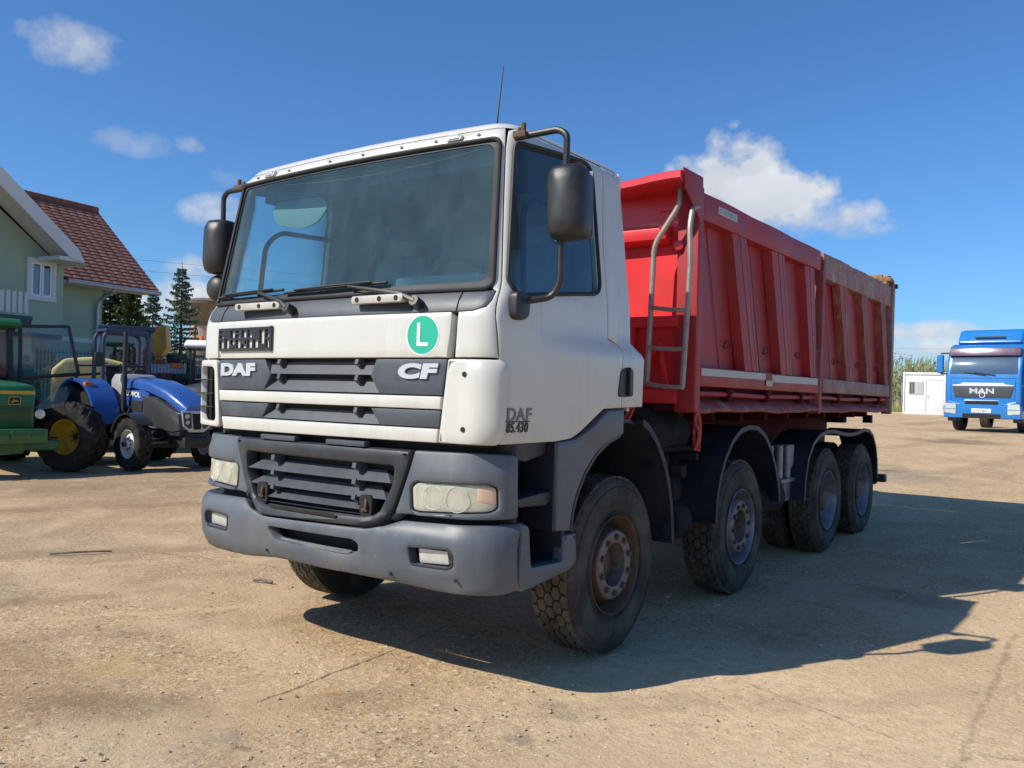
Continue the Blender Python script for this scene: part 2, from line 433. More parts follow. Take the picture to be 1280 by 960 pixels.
M('beige_metal', (.50, .48, .43), .5, metal=.1, var=.1, dirt=((.3, .24, .17), .4, 9))
M('interior', (.15, .16, .165), .75, var=.1)
M('interior_dark', (.035, .04, .045), .8, var=.1)
M('dash_top', (.30, .34, .33), .7, var=.08)
M('seat_cloth', (.24, .25, .27), .9, var=.2, vs=9)
M('green_sticker', (.02, .42, .26), .4, var=.05)
M('white_letter', (.80, .80, .78), .4, var=.04)
M('chrome_letter', (.62, .63, .64), .3, metal=.35, var=.05)
M('black_letter', (.02, .02, .022), .4)
M('outline_letter', (.16, .165, .17), .4)
M('lamp_haze', (.88, .84, .66), .28, var=.06, vs=7, coat=.5)
M('lamp_bowl', (.86, .84, .72), .12, metal=.35, var=.06)
M('lamp_amber', (.66, .44, .30), .3, var=.1, coat=.5)
M('lamp_clear', (.62, .62, .58), .2, metal=.3, var=.15, vs=20, coat=.5)
M('cloth_red', (.42, .07, .05), .9, var=.3, vs=20)
GLASS('windscreen_glass', (.60, .87, .90), dust_veil=.085, veil_col=(.26, .42, .44), base=.045, rough=.03)  # diffuse film is part dust, part sky reflection painted as teal
GLASS('door_glass', (.72, .88, .92), dust_veil=.035, veil_col=(.22, .34, .34), base=.07)
GLASS('lamp_glass', (.96, .94, .84), dust_veil=.40, veil_col=(.95, .92, .74), base=.08, rough=.08)
GLASS('clear_glass', (.70, .76, .76), dust_veil=.10, veil_col=(.4, .42, .4), base=.06)

# ------------------------------------------------------------------ cab surfaces
def lerp(tab, x):
    if x <= tab[0][0]: return tab[0][1]
    for (a, fa), (b, fb) in zip(tab, tab[1:]):
        if x <= b: return fa+(fb-fa)*(x-a)/(b-a)
    return tab[-1][1]
def sstep(a, b, x):
    t = min(1, max(0, (x-a)/(b-a))); return t*t*(3-2*t)
YF = [(1.28, .06), (1.93, .065), (2.0, .09), (2.05, .125), (2.09, .145), (2.84, .265), (2.89, .278), (2.925, .31), (2.95, .36)]
WD = [(1.27, 1.195), (1.84, 1.205), (2.05, 1.2), (2.84, 1.12), (2.89, 1.11), (2.925, 1.085), (2.95, 1.04)]
CR = .14
def cabS(u, z):
    s = 1 if u >= 0 else -1; a = abs(u); w = lerp(WD, z); sx = w/1.2; yf = lerp(YF, z)
    if a <= 1.06: x = a*sx; y = yf+.05*(a/1.06)**2
    elif a <= 1.28:
        t = (a-1.06)/CR; x = (1.06+CR*math.sin(t))*sx; y = yf+.05+CR*(1-math.cos(t))
    else:
        x = w; y = a-1.03+(yf-.06)*max(0, 1-(a-1.28)/.6)
        x += .045*sstep(1.35, 2.05, a)*sstep(1.87, 1.79, z)
    return (s*x, y, z)
BY = [(.50, .14), (.54, .07), (.60, .035), (.75, .02), (.82, .03), (.86, .06), (.90, .075), (1.30, .075)]
def bumpS(u, z):
    cr = .30; s = 1 if u >= 0 else -1; a = abs(u); w = 1.235-.025*sstep(.85, .90, z); F = w-cr; y0 = lerp(BY, z); ar = cr*PI/2
    if a <= F: x = a; y = y0+.05*(a/F)**2
    elif a <= F+ar:
        t = (a-F)/cr; x = F+cr*math.sin(t); y = y0+.05+cr*(1-math.cos(t))
    else: x = w; y = y0+.05+cr+(a-F-ar)
    return (s*x, y, z)
def sideS(X):
    s = 1 if X > 0 else -1
    return (lambda u, z: (X, s*u, z)) if s > 0 else (lambda u, z: (X, -u, z))

truck = empty('dump_truck', (0, 0, 0), 0, 'large four axle tipper truck with white cab and dented red dump body in the foreground', 'dump truck')
T = truck
# --- painted shell around the windscreen
ws_out = [(-1.125, 2.06), (-1.125, 2.83), (-1.095, 2.862), (1.095, 2.862), (1.125, 2.83), (1.125, 2.06)]
fr = [(.962, 1.715), (.972, 1.943), (1.06, 1.946), (1.125, 1.965), (1.147, 2.0), (1.147, 2.05)]
se = [(1.205, 1.715), (1.198, 1.735), (1.180, 1.9), (1.162, 2.06), (1.152, 2.5), (1.149, 2.89), (1.149, 2.925)]
shell = [(-x, y) for x, y in se[::-1]][0:] 
poly = [(-x, y) for x, y in fr] + roundpoly(ws_out, .0) + fr[::-1] + se + [(-x, y) for x, y in se[::-1]]
panel('cab_body', poly, 'white_paint', T, cabS, rnd=.006, thick=.03)
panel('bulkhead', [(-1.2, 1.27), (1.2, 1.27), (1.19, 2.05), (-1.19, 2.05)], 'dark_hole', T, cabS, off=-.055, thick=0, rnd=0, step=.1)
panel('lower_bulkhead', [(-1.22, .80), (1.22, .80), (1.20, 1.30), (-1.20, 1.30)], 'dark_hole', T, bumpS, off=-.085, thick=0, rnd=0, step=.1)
# roof
ring0 = [cabS(u, 2.925) for u in [i*.05 for i in range(-50, 51)]]
ymid = 1.0; vs = []; K = [(0, 2.925), (.012, 2.942), (.035, 2.960), (.075, 2.974), (.16, 2.986), (.4, 2.996), (.8, 3.0)]
for d, z in K:
    for p in ring0:
        vs.append((p[0]*(1-d/1.1), p[1]+(ymid-p[1])*min(1, d/.75)*.9, z))
n = len(ring0); mb = MB()
mb.add(vs, [(k*n+i, k*n+(i+1) % n, (k+1)*n+(i+1) % n, (k+1)*n+i) for k in range(len(K)-1) for i in range(n)]+[tuple((len(K)-1)*n+i for i in range(n))])
mb.build('cab_roof', 'white_paint', T, smooth=60)
# rear wall
mb = MB(); mb.box((0, 1.50, 2.2), (2.2, .03, 1.44)); mb.box((0, 1.53, 1.6), (2.36, .03, .3)); mb.build('cab_rear_wall', 'white_paint', T)
mb = MB(); mb.box((0, .93, 2.885), (2.04, 1.05, .02)); mb.box((0, 1.47, 2.2), (2.2, .02, 1.36)); mb.box((0, .9, 1.45), (2.2, 1.2, .02)); mb.box((0, .52, 2.80), (1.9, .20, .10)); mb.box((1.10, 1.32, 2.2), (.02, .30, 1.36)); mb.box((-1.10, 1.32, 2.2), (.02, .30, 1.36))
mb.build('interior_trim', 'interior', T)
# --- doors, rear side panels (both sides)
for sg in (1, -1):
    mir = (lambda P: [(sg*x, y) for x, y in P])
    seam = [(1.232, 1.288), (1.224, 1.508), (1.203, 1.735), (1.167, 2.06), (1.158, 2.5), (1.155, 2.80), (1.165, 2.905), (1.20, 2.925)]
    rseam = [(2.365, 2.925), (2.30, 2.92), (2.235, 2.45), (2.245, 1.875), (2.355, 1.845), (2.360, 1.472)]
    bot = [(2.152, 1.466), (2.03, 1.405), (1.90, 1.335), (1.823, 1.305), (1.70, 1.291)]
    win = roundpoly([(1.192, 2.10), (1.200, 2.835), (2.155, 2.895), (2.165, 2.13), (1.26, 2.035)], [.03, .05, .10, .08, .05])
    door = panel('door', mir(seam+rseam[1:]+bot), 'white_paint', T, cabS, holes=[mir(win)], rnd=.005, thick=.035)
    # window seal bead and glass
    strip(cabS, mir(resample(win, .05)), .011, .004, 0).build('window_seal', 'black_rubber', door)
    panel('side_window', mir(inset(win if area2(win) > 0 else win[::-1], -.004)), 'door_glass', door, cabS, off=-.014, thick=0, rnd=0, step=.08)
    # grab rail seen behind the glass
    g = roundpath([(sg*1.10, .50, 2.02), (sg*1.06, .52, 2.50), (sg*1.04, .62, 2.60), (sg*1.03, 1.12, 2.62)], .12, 6)
    MB().tube(g, .017, 8).build('grab_rail', 'black_plastic', door)
    # handle
    hs = sideS(sg*1.247)
    h = panel('door_handle', [(sg*y, z) for y, z in roundpoly([(1.275, 1.535), (1.30, 1.69), (1.355, 1.715), (1.46, 1.71), (1.465, 1.54)], .03)], 'black_plastic', door, hs, off=.006, thick=.01, rnd=.006, step=.03)
    MB().box((sg*1.262, 1.385, 1.63), (.018, .012, .17)).build('handle_pull', 'black_rubber', door, bevel=.003)
    panel('rear_side_panel', mir([(2.306, 2.925), (2.241, 2.45), (2.251, 1.882), (2.361, 1.852), (2.366, 1.472), (2.63, 1.478), (2.635, 1.77), (2.60, 1.80), (2.53, 1.868), (2.515, 2.4), (2.50, 2.925)]), 'white_paint', T, cabS, rnd=.006, thick=.04)
    # lettering on the door
    if sg > 0:
        text_mesh('model_lettering', 'DAF', .092, 'outline_letter', door, None, (1, 0, 0), (0, 0, 1), extrude=.0012, sx=1.18, bold=.002, spacing=1.08, S=cabS, uv=(1.262, 1.405, .003))
        text_mesh('model_lettering', '85.430', .070, 'black_letter', door, None, (1, 0, 0), (0, 0, 1), extrude=.0012, sx=.90, shear=.12, bold=.002, spacing=1.08, S=cabS, uv=(1.262, 1.348, .003))
        MB().add([Vector(cabS(1.258+a, b))+nrm(cabS, 1.258+a, b)*.0035 for a, b in ((0, 1.398), (.205, 1.398), (.205, 1.403), (0, 1.403))], [(0, 1, 2, 3)]).build('lettering_line', 'black_letter', door, smooth=0)
# --- windscreen
gl = roundpoly([(-1.115, 2.068), (-1.115, 2.848), (1.115, 2.848), (1.115, 2.068)], .05)
wsn = panel('windscreen', gl, 'windscreen_glass', T, cabS, off=-.008, thick=0, rnd=0, step=.07)
band = roundpoly([(-1.115, 2.066), (-1.115, 2.850), (1.115, 2.850), (1.115, 2.066)], .05); inner = roundpoly([(-1.090, 2.100), (-1.090, 2.832), (1.090, 2.832), (1.090, 2.100)], .06)
panel('windscreen_band', band, 'black_rubber', wsn, cabS, holes=[inner], off=-.004, thick=.012, rnd=0, step=.05)
strip(cabS, resample(roundpoly([(-1.122, 2.060), (-1.122, 2.856), (1.122, 2.856), (1.122, 2.060)], .05), .06), .012, .003, 0).build('windscreen_seal', 'black_rubber', wsn)
# --- cowl under the windscreen
panel('windscreen_cowl', [(-1.143, 2.056), (1.143, 2.056), (1.143, 2.0), (1.12, 1.968), (1.06, 1.950), (.975, 1.948), (-.975, 1.948), (-1.06, 1.950), (-1.12, 1.968), (-1.143, 2.0)], 'panel_plastic', T, cabS, off=-.004, thick=.03, rnd=.004)
for x in (-.955, .955):
    MB().tube([Vector(cabS(x, z))+nrm(cabS, x, z)*-.001 for z in (1.95, 1.98, 2.01, 2.04, 2.055)], .003, 5).build('cowl_joint', 'dark_hole', T)
# --- grab handles with two bores
for x0, x1 in ((-.73, -.31), (.28, .66)):
    hb = MB(); y = -.012 + lerp(YF, 2.02)+.03*(abs(x0+x1)/2)**2
    P = roundpoly([(x0, 2.0), (x0, 2.042), (x1, 2.042), (x1-.01, 2.0)], .02)
    hb.prism(P, 1, y-.055, y-.005)
    for xx in (x0+.04, (x0+x1)/2, x1-.04): hb.box((xx, y+.02, 2.018), (.05, .07, .026))
    ho = hb.build('front_grab_handle', 'beige_metal', T, bevel=.006)
    for xx in (x0+.045, (x0+x1)/2+.02, x1-.05):
        MB().cyl((xx, y-.0575, 2.021), (xx, y-.04, 2.021), .014, 12).build('handle_bore', 'dark_hole', ho)
    MB().prism([(x0+.03, 1.952), (x0+.02, 2.0), (x1+.01, 2.0), (x1+.01, 1.952)], 1, y+.0, y+.03).build('handle_recess', 'black_rubber', T)
# --- wipers
for (px_, pz_), (tx, tz), (bx0, bz0), (bx1, bz1) in (((.72, 1.985), (.18, 2.105), (-.38, 2.098), (.45, 2.118)), ((-.24, 1.985), (-.62, 2.11), (-1.09, 2.105), (-.40, 2.12))):
    P = lambda x, z, o: Vector(cabS(x, z))+nrm(cabS, x, z)*o
    w = MB(); w.cyl(P(px_, pz_, .0), P(px_, pz_, .06), .028, 12); w.tube([P(px_, pz_, .045), P(px_*.8+tx*.2, pz_*.8+tz*.2, .06), P(tx, tz, .035)], .013, 8, radii=[.02, .016, .008])
    wo = w.build('wiper', 'black_plastic', T)
    b = MB(); pts = [P(bx0+(bx1-bx0)*i/8, bz0+(bz1-bz0)*i/8, .016) for i in range(9)]; b.tube(pts, .009, 6); pts = [P(bx0+(bx1-bx0)*i/8, bz0+(bz1-bz0)*i/8+.006, .03+.008*math.sin(PI*i/8)) for i in range(1, 8)]; b.tube(pts, .006, 6)
    b.build('wiper_blade', 'black_rubber', wo)
# --- bonnet flap
hood = [(-.965, 1.940), (.945, 1.940), (.922, 1.712), (-.934, 1.712)]
hd = panel('bonnet_flap', roundpoly(hood, [.02, .02, .006, .006]), 'white_paint', T, cabS, off=.010, rnd=.008, thick=.05)
gp = panel('upper_grille', [(-.932, 1.705), (-.46, 1.705), (-.40, 1.615), (-.465, 1.523), (-.925, 1.523)], 'panel_plastic', T, cabS, off=.003, rnd=.004, thick=.05)
panel('grille_plate', [(.455, 1.705), (.918, 1.705), (.895, 1.523), (.485, 1.523), (.42, 1.615)], 'panel_plastic', gp, cabS, off=.003, rnd=.004, thick=.05)
panel('grille_plate', [(-.915, 1.446), (-.41, 1.446), (-.475, 1.360), (-.890, 1.360)], 'panel_plastic', gp, cabS, off=.003, rnd=.004, thick=.05)
panel('grille_plate', [(.43, 1.446), (.893, 1.446), (.884, 1.360), (.495, 1.360)], 'panel_plastic', gp, cabS, off=.003, rnd=.004, thick=.05)
panel('grille_bar', [(-.925, 1.517), (.895, 1.517), (.892, 1.452), (-.915, 1.452)], 'white_paint', gp, cabS, off=.010, rnd=.008, thick=.05)
panel('grille_bar', [(-.889, 1.354), (.884, 1.354), (.878, 1.284), (-.865, 1.278)], 'white_paint', gp, cabS, off=.010, rnd=.008, thick=.05)
def louvre(z0, z1, a0, a1, b0, b1, S, y0, y1, mat, parent, name='grille_louvre', th=.012):
    # slanting blade: top edge further in, lower edge proud
    vs = []; m = 14
    for i in range(m+1):
        t = i/m
        ut = a0+(a1-a0)*t; ub = b0+(b1-b0)*t
        pt = Vector(S(ut, z1))+nrm(S, ut, z1)*y0; pb = Vector(S(ub, z0))+nrm(S, ub, z0)*y1
        pb2 = pb+Vector((0, .05, -.004)); pt2 = pt+Vector((0, .05, 0))
        vs += [pt, pb, pb2, pt2]
    fs = []
    for i in range(m):
        for k in range(4): fs.append((i*4+k, (i+1)*4+k, (i+1)*4+(k+1) % 4, i*4+(k+1) % 4))
    fs += [(0, 1, 2, 3), (m*4+3, m*4+2, m*4+1, m*4)]
    return MB().add(vs, fs).build(name, mat, parent, smooth=30)
louvre(1.622, 1.692, -.45, .45, -.50, .49, cabS, -.045, .0, 'panel_plastic', gp)
louvre(1.526, 1.598, -.42, .44, -.50, .49, cabS, -.045, .0, 'panel_plastic', gp)
louvre(1.362, 1.425, -.42, .44, -.50, .49, cabS, -.045, .0, 'panel_plastic', gp)
for x in (-.32, .32):
    for z0, z1 in ((1.655, 1.705), (1.562, 1.622), (1.39, 1.446)):
        y = cabS(x, 1.6)[1]
        MB().prism([(y+.04, z1), (y-.004, z1), (y-.012, (z0+z1)/2), (y+.03, z0), (y+.04, z0)], 0, x-.012, x+.012).build('grille_fin', 'panel_plastic', gp)
text_mesh('maker_lettering', 'DAF', .096, 'chrome_letter', gp, None, (1, 0, 0), (0, 0, 1), extrude=.006, sx=1.95, bold=.006, spacing=1.04, S=cabS, uv=(-.905, 1.612, .008))
text_mesh('series_lettering', 'CF', .098, 'chrome_letter', gp, None, (1, 0, 0), (0, 0, 1), extrude=.006, sx=2.0, shear=.12, bold=.006, spacing=1.08, S=cabS, uv=(.612, 1.610, .008))
# round green sticker with L
vs = []; N = 48
ctr = (.766, 1.828)
def disc(cu, cz, r, off, N=48, rx=1.0): return [Vector(cabS(cu+r*rx*math.cos(2*PI*i/N), cz+r*math.sin(2*PI*i/N)))+nrm(cabS, cu, cz)*off for i in range(N)]
st = MB().add(disc(*ctr, .098, .0125), [tuple(range(N))]).build('round_sticker', 'green_sticker', hd, smooth=0)
MB().add([Vector(cabS(a, b))+nrm(cabS, a, b)*.014 for a, b in ((.732, 1.890), (.752, 1.890), (.752, 1.789), (.803, 1.789), (.803, 1.771), (.732, 1.771))], [(0, 1, 2, 3, 4, 5)]).build('sticker_letter', 'white_letter', st, smooth=0)
a = disc(*ctr, .105, .0115); b = disc(*ctr, .0975, .0117)
MB().add(a+b, [(i, (i+1) % N, N+(i+1) % N, N+i) for i in range(N)]).build('sticker_rim', 'white_letter', st, smooth=0)
# empty number plate carrier
pl = MB(); Fp = lambda x, z, o=.014: Vector(cabS(x, z))+nrm(cabS, x, z)*o
x0, x1, z0, z1 = -.925, -.385, 1.757, 1.897
def rb(xa, xb, za, zb): pl.box(((xa+xb)/2, (cabS((xa+xb)/2, 1.8)[1]-.019), (za+zb)/2), (abs(xb-xa), .012, abs(zb-za)), (0, 0, math.atan(.1*(xa+xb)/2/1.06**2)))
rows = [z0, z0+.018, z0+.070, z0+.085, z1-.018, z1]
rnd_ = random.Random(5)
for i in range(9):
    xa = x0+(x1-x0)*i/9; xb = x0+(x1-x0)*(i+1)/9
    rb(xa, xb, z0, z0+.017); rb(xa, xb, z1-.016, z1); 
    if i not in (1, 7): rb(xa, xb, z0+.066, z0+.080)
    rb(xa, xa+.013, z0, z1)
    if i in (0, 8, 3, 5): rb(xa, xb, z0+.098+.004*(i % 3), z0+.110)
    if i in (1, 6): rb(xa+.01, xb, z0+.075, z1)
    if i in (2, 7): rb(xa, xb, z0+.012, z0+.04)
    if i == 4: rb(xa+.01, xb-.01, z0+.04, z0+.066)
rb(x1-.013, x1+.006, z0-.004, z1+.004)
pl.build('number_plate_carrier', 'black_plastic', hd, merge=False)
# --- corner deflectors
nd = panel('corner_deflector', roundpoly([(.928, 1.706), (1.215, 1.704), (1.236, 1.690), (1.240, 1.62), (1.238, 1.35), (1.228, 1.284), (.888, 1.284)], [.01, .03, .03, .03, .03, .03, .01]), 'white_paint', T, cabS, off=.012, thick=.05, rnd=.012,
           dz=lambda u, z: .022*sstep(1.0, 1.15, u)*sstep(1.284, 1.36, z)*sstep(1.71, 1.66, z))
for u, z in ((1.036, 1.630), (1.040, 1.358)):
    p = Vector(cabS(u, z)); q = nrm(cabS, u, z)
    MB().cyl(p+q*.008, p+q*.021, .013, 14).build('screw_hole', 'dark_hole', nd)
# the far one stands off and shows its slats
fd = [(-.950, 1.706), (-1.20, 1.704), (-1.30, 1.66), (-1.33, 1.55), (-1.32, 1.40), (-1.27, 1.30), (-.905, 1.284)]
ho = [(-.985, 1.66), (-1.13, 1.665), (-1.155, 1.62), (-1.150, 1.38), (-1.10, 1.325), (-.955, 1.32)]
dd = panel('corner_deflector', roundpoly(fd, .04), 'white_paint', T, cabS, holes=[roundpoly(ho, .035)], off=.014, thick=.018, rnd=.010, step=.04, dz=lambda u, z: .010*sstep(1.02, 1.2, -u))
for k in range(3):
    z = 1.41+.085*k; p = cabS(-1.08, z)
    MB().box((p[0], p[1]+.0, z), (.19, .05, .006)).build('deflector_slat', 'black_plastic', dd)
for x in (-1.02,):
    MB().box((x, cabS(x, 1.5)[1]+.01, 1.49), (.006, .03, .33)).build('deflector_slat', 'black_plastic', dd)
# --- marker lights and roof screws
for x in (-.82, .82):
    S_ = cabS; p = Vector(S_(x, 2.888)); q = nrm(S_, x, 2.888)
    ml = panel('marker_light', roundpoly([(x-.055, 2.872), (x-.055, 2.905), (x+.055, 2.905), (x+.055, 2.872)], .016), 'white_paint', T, cabS, off=.014, thick=.02, rnd=.006, step=.03)
    panel('lamp_lens', roundpoly([(x-.038, 2.878), (x-.038, 2.899), (x+.038, 2.899), (x+.038, 2.878)], .010), 'lamp_clear', ml, cabS, off=.020, thick=.006, rnd=.004, step=.02)
for x in (-.62, -.2, .1, .42, .68, .98, -.98):
    p = Vector(cabS(x, 2.893)); q = nrm(cabS, x, 2.893)
    MB().cyl(p-q*.002, p+q*.003, .009, 10).build('roof_screw', 'galv', T)
MB().tube([(.57, .9, 2.98), (.575, .9, 3.06), (.625, .9, 3.50)], .006, 6, radii=[.014, .007, .003]).build('antenna', 'black_plastic', T)
# --- interior
d = MB(); d.add([cabS(u, 2.07) if k == 0 else (u*.92, .62+.10*math.sin(PI*(u+1.05)/2.1), 2.10+.03*math.sin(3*u)) for k in (0, 1) for u in [-1.05+.105*i for i in range(21)]], [(i, i+1, 22+i, 21+i) for i in range(20)])
d.add([(u*.92, .62+.10*math.sin(PI*(u+1.05)/2.1), 2.10+.03*math.sin(3*u) if k == 0 else 1.5) for k in (0, 1) for u in [-1.05+.105*i for i in range(21)]], [(i, i+1, 22+i, 21+i) for i in range(20)])
d.box((.55, .55, 2.14), (.62, .26, .10)); d.box((-.1, .68, 2.0), (.4, .2, .3))
d.build('dashboard', 'dash_top', T, bevel=.02)
sw = MB(); sw.lathe([( .02*math.cos(t), .215+.016*math.sin(t)) for t in [2*PI*i/8 for i in range(9)]], axis=2, n=32)
for k in range(3):
    t = PI/2+k*2*PI/3; sw.bar((0, 0, -.02), (.2*math.cos(t), .2*math.sin(t), 0), .03, .015)
sw.cyl((0, 0, -.05), (0, 0, .01), .06, 16)
sw.build('steering_wheel', 'interior_dark', T, loc=(.56, .72, 2.17), rot=(rad(-35), 0, 0))
for x in (-.58, .58):
    s = MB(); s.box((x, 1.05, 1.85), (.5, .5, .16)); s.box((x, 1.33, 2.18), (.48, .14, .62), (rad(-10), 0, 0)); s.box((x, 1.40, 2.56), (.28, .10, .16), (rad(-8), 0, 0))
    s.build('seat', 'seat_cloth', T, bevel=.05, seg=3)
v = MB(); v.prism(roundpoly([(-.86, 2.60), (-.90, 2.70), (-.84, 2.76), (-.42, 2.74), (-.36, 2.68), (-.45, 2.585), (-.60, 2.555)], .06), 1, .44, .455); v.build('sun_visor', 'dash_top', T, bevel=.004)
# --- mirrors
for sg in (1, -1):
    tb = MB(); tb.tube(roundpath([(sg*1.10, .384, 2.862), (sg*1.345, .417, 2.875), (sg*1.395, .417, 2.84), (sg*1.392, .417, 2.66)], .07), .0175, 10)
    arm0 = tb.build('mirror_arm', 'black_plastic', T); tb = MB(); tb.tube(roundpath([(sg*1.375, .417, 2.34), (sg*1.375, .417, 2.10), (sg*1.33, .41, 2.03), (sg*1.20, .31, 2.0)], .09), .0175, 10)
    arm = tb.build('mirror_arm', 'black_plastic', T)
    k = MB(); k.box((sg*1.145, .365, 2.866), (.07, .045, .032), (0, 0, .2)); k.cyl((sg*1.16, .37, 2.86), (sg*1.16, .37, 2.925), .014, 10); k.cyl((sg*1.11, .38, 2.85), (sg*1.13, .38, 2.91), .010, 8); k.build('arm_clamp', 'hub_rust', arm, bevel=.008)
    k = MB(); k.prism(roundpoly([(.23, 1.915), (.23, 2.045), (.30, 2.055), (.355, 2.03), (.35, 1.93), (.30, 1.905)], .03), 0, sg*1.19, sg*1.245); k.build('arm_foot', 'black_plastic', arm, bevel=.012)
    # housing: rounded shell, convex towards the front, glass at the back
    prof = [(-.02, 0), (-.02, .92), (.0, .97), (.03, 1.0), (.10, .99), (.135, .93), (.155, .80), (.165, .5), (.168, 0)]
    vs = []; NN = 40
    for h, s_ in prof:
        for i in range(NN):
            t = 2*PI*i/NN; ct, st_ = math.cos(t), math.sin(t); e = .42
            X = .108*s_*math.copysign(abs(ct)**e, ct); Z = .188*s_*math.copysign(abs(st_)**e, st_)
            vs.append((X, -h+.06 + .04*(X/.118)**2 * (1 if h > .05 else 0), Z))
    fs = [(k*NN+i, k*NN+(i+1) % NN, (k+1)*NN+(i+1) % NN, (k+1)*NN+i) for k in range(len(prof)-1) for i in range(NN)]
    m = MB().add(vs, fs).build('wing_mirror', 'black_plastic', T, smooth=45, loc=(sg*1.415, .417, 2.497), rot=(0, rad(-1.5*sg), rad(14)))
    MB().box((0, .083, 0), (.20, .004, .34)).build('mirror_glass', 'steel', m)
    if sg < 0:
        m2 = MB(); m2.sphere((0, 0, 0), .1, 20, 12, (1.0, .65, .92)); m2.build('wide_angle_mirror', 'black_plastic', T, loc=(-1.43, .42, 2.215))
# --- lower front: headlight housings
for sg in (1, -1):
    mir = lambda P: [(sg*x, y) for x, y in P]
    lens = roundpoly([(.716, .930), (.706, 1.052), (.74, 1.082), (1.14, 1.092), (1.185, 1.07), (1.190, .965), (1.15, .945), (.76, .922)], .03)
    hp_ = panel('headlight_housing', mir(roundpoly([(.722, 1.236), (1.10, 1.240), (1.290, 1.232), (1.300, .915), (.640, .905), (.585, .872), (.62, .95), (.705, 1.18)], [.01, .0, .03, .02, .02, .0, .0, 0])), 'grey_plastic', T, bumpS, holes=[mir(lens)], off=.014, thick=.05, rnd=.012, step=.04,
                dz=lambda u, z: .018*sstep(1.215, 1.14, z)*sstep(.70, .80, abs(u))*sstep(1.300, 1.22, abs(u)))
    hl = panel('headlight', mir(inset(lens if area2(lens) > 0 else lens[::-1], .006)), 'lamp_glass', T, bumpS, off=.012, thick=.0, rnd=.012, step=.03)
    panel('headlight_reflector', mir(inset(lens if area2(lens) > 0 else lens[::-1], .002)), 'lamp_haze', hl, bumpS, off=-.030, thick=0, rnd=0, step=.04)
    for cx, r in ((.845, .058), (.985, .062)):
        p = Vector(bumpS(sg*cx, 1.005)); q = nrm(bumpS, sg*cx, 1.005)
        D = MB(); t = q.to_track_quat('Z', 'Y').to_matrix()
        prof = [(-.028, 1e-4), (-.026, r*.35), (-.018, r*.7), (-.004, r), (-.006, r*1.06)]
        L = MB().lathe(prof, axis=2, n=28); D.add([t @ Vector(v)+p for v in L.v], L.f); D.build('headlight_bowl', 'lamp_bowl', hl)
        rg_ = MB().lathe([(.0125, r*1.0), (.0145, r*1.03), (.0125, r*1.06)], axis=2, n=36); MB().add([t @ Vector(v)+p for v in rg_.v], rg_.f).build('lens_ring', 'lamp_bowl', hl)
    panel('turn_signal', mir(roundpoly([(1.085, 1.00), (1.085, 1.075), (1.175, 1.072), (1.18, .985)], .02)), 'lamp_amber', hl, bumpS, off=.014, thick=.004, rnd=.003, step=.03)
    MB().tube([Vector(bumpS(sg*u, z))+nrm(bumpS, sg*u, z)*.012 for u, z in resample(inset(lens if area2(lens) > 0 else lens[::-1], -.006), .05)], .008, 8, closed=True).build('headlight_rim', 'dark_plastic', hl)
# lower grille
outer = roundpoly([(-.712, 1.236), (.712, 1.236), (.695, 1.16), (.61, .93), (.54, .845), (.42, .822), (-.38, .800), (-.50, .835), (-.60, .93), (-.695, 1.16)], [.02, .02, .06, .08, .08, .05, .05, .08, .08, .06])
opening = roundpoly([(-.605, 1.155), (.605, 1.150), (.59, 1.05), (.50, .885), (.42, .868), (-.38, .850), (-.49, .885), (-.585, 1.04)], .03)
lg = panel('lower_grille', outer, 'dark_plastic', T, bumpS, holes=[opening], off=.034, thick=.06, rnd=.022, step=.04)
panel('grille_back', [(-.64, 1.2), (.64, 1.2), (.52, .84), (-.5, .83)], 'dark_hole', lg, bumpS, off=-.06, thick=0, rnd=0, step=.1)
for z0, z1, a, b in ((1.060, 1.118, .50, .585), (.972, 1.030, .47, .56), (.895, .950, .40, .47), (.872, .884, .36, .38)):
    louvre(z0, z1, -a, a, -b, b, bumpS, -.04, .028, 'panel_plastic', lg)
for x in (-.335, .335):
    for z0, z1 in ((1.095, 1.150), (1.01, 1.065), (.93, .98)):
        y = bumpS(x, 1.0)[1]-.028
        MB().prism([(y+.08, z1), (y-.004, z1), (y-.010, (z0+z1)/2), (y+.05, z0), (y+.08, z0)], 0, x-.014, x+.014).build('grille_fin', 'panel_plastic', lg)
for x in (-.425, .425):
    y = bumpS(x, .93)[1]
    MB().prism(roundpoly([(x-.042, .865), (x-.05, .985), (x+.045, .985), (x+.042, .865)], .03), 1, y-.034, y+.01).build('hook_recess', 'dark_hole', lg)
    h = MB(); h.tube(roundpath([(x-.01, y-.02, .965), (x+.012, y-.045, .950), (x+.012, y-.045, .915), (x-.012, y-.04, .905)], .02), .008, 8); h.cyl((x-.02, y-.04, .905), (x+.02, y-.04, .905), .008, 10)
    h.build('tow_hook', 'hub_rust', T)
for x in (-.30, .26): MB().box((x, bumpS(x, 1.24)[1]-.01, 1.252), (.30, .05, .028)).build('grille_hinge', 'panel_plastic', lg, bevel=.006)
MB().add([Vector(bumpS(u, .835))+nrm(bumpS, u, .83)*o+Vector((0, 0, dz_)) for u in [-.30+.06*i for i in range(10)] for o, dz_ in ((.048, .012), (.058, .0), (.048, -.012))], [(i*3+k, i*3+3+k, i*3+4+k, i*3+1+k) for i in range(9) for k in (0, 1)]).build('grille_latch', 'black_plastic', lg)
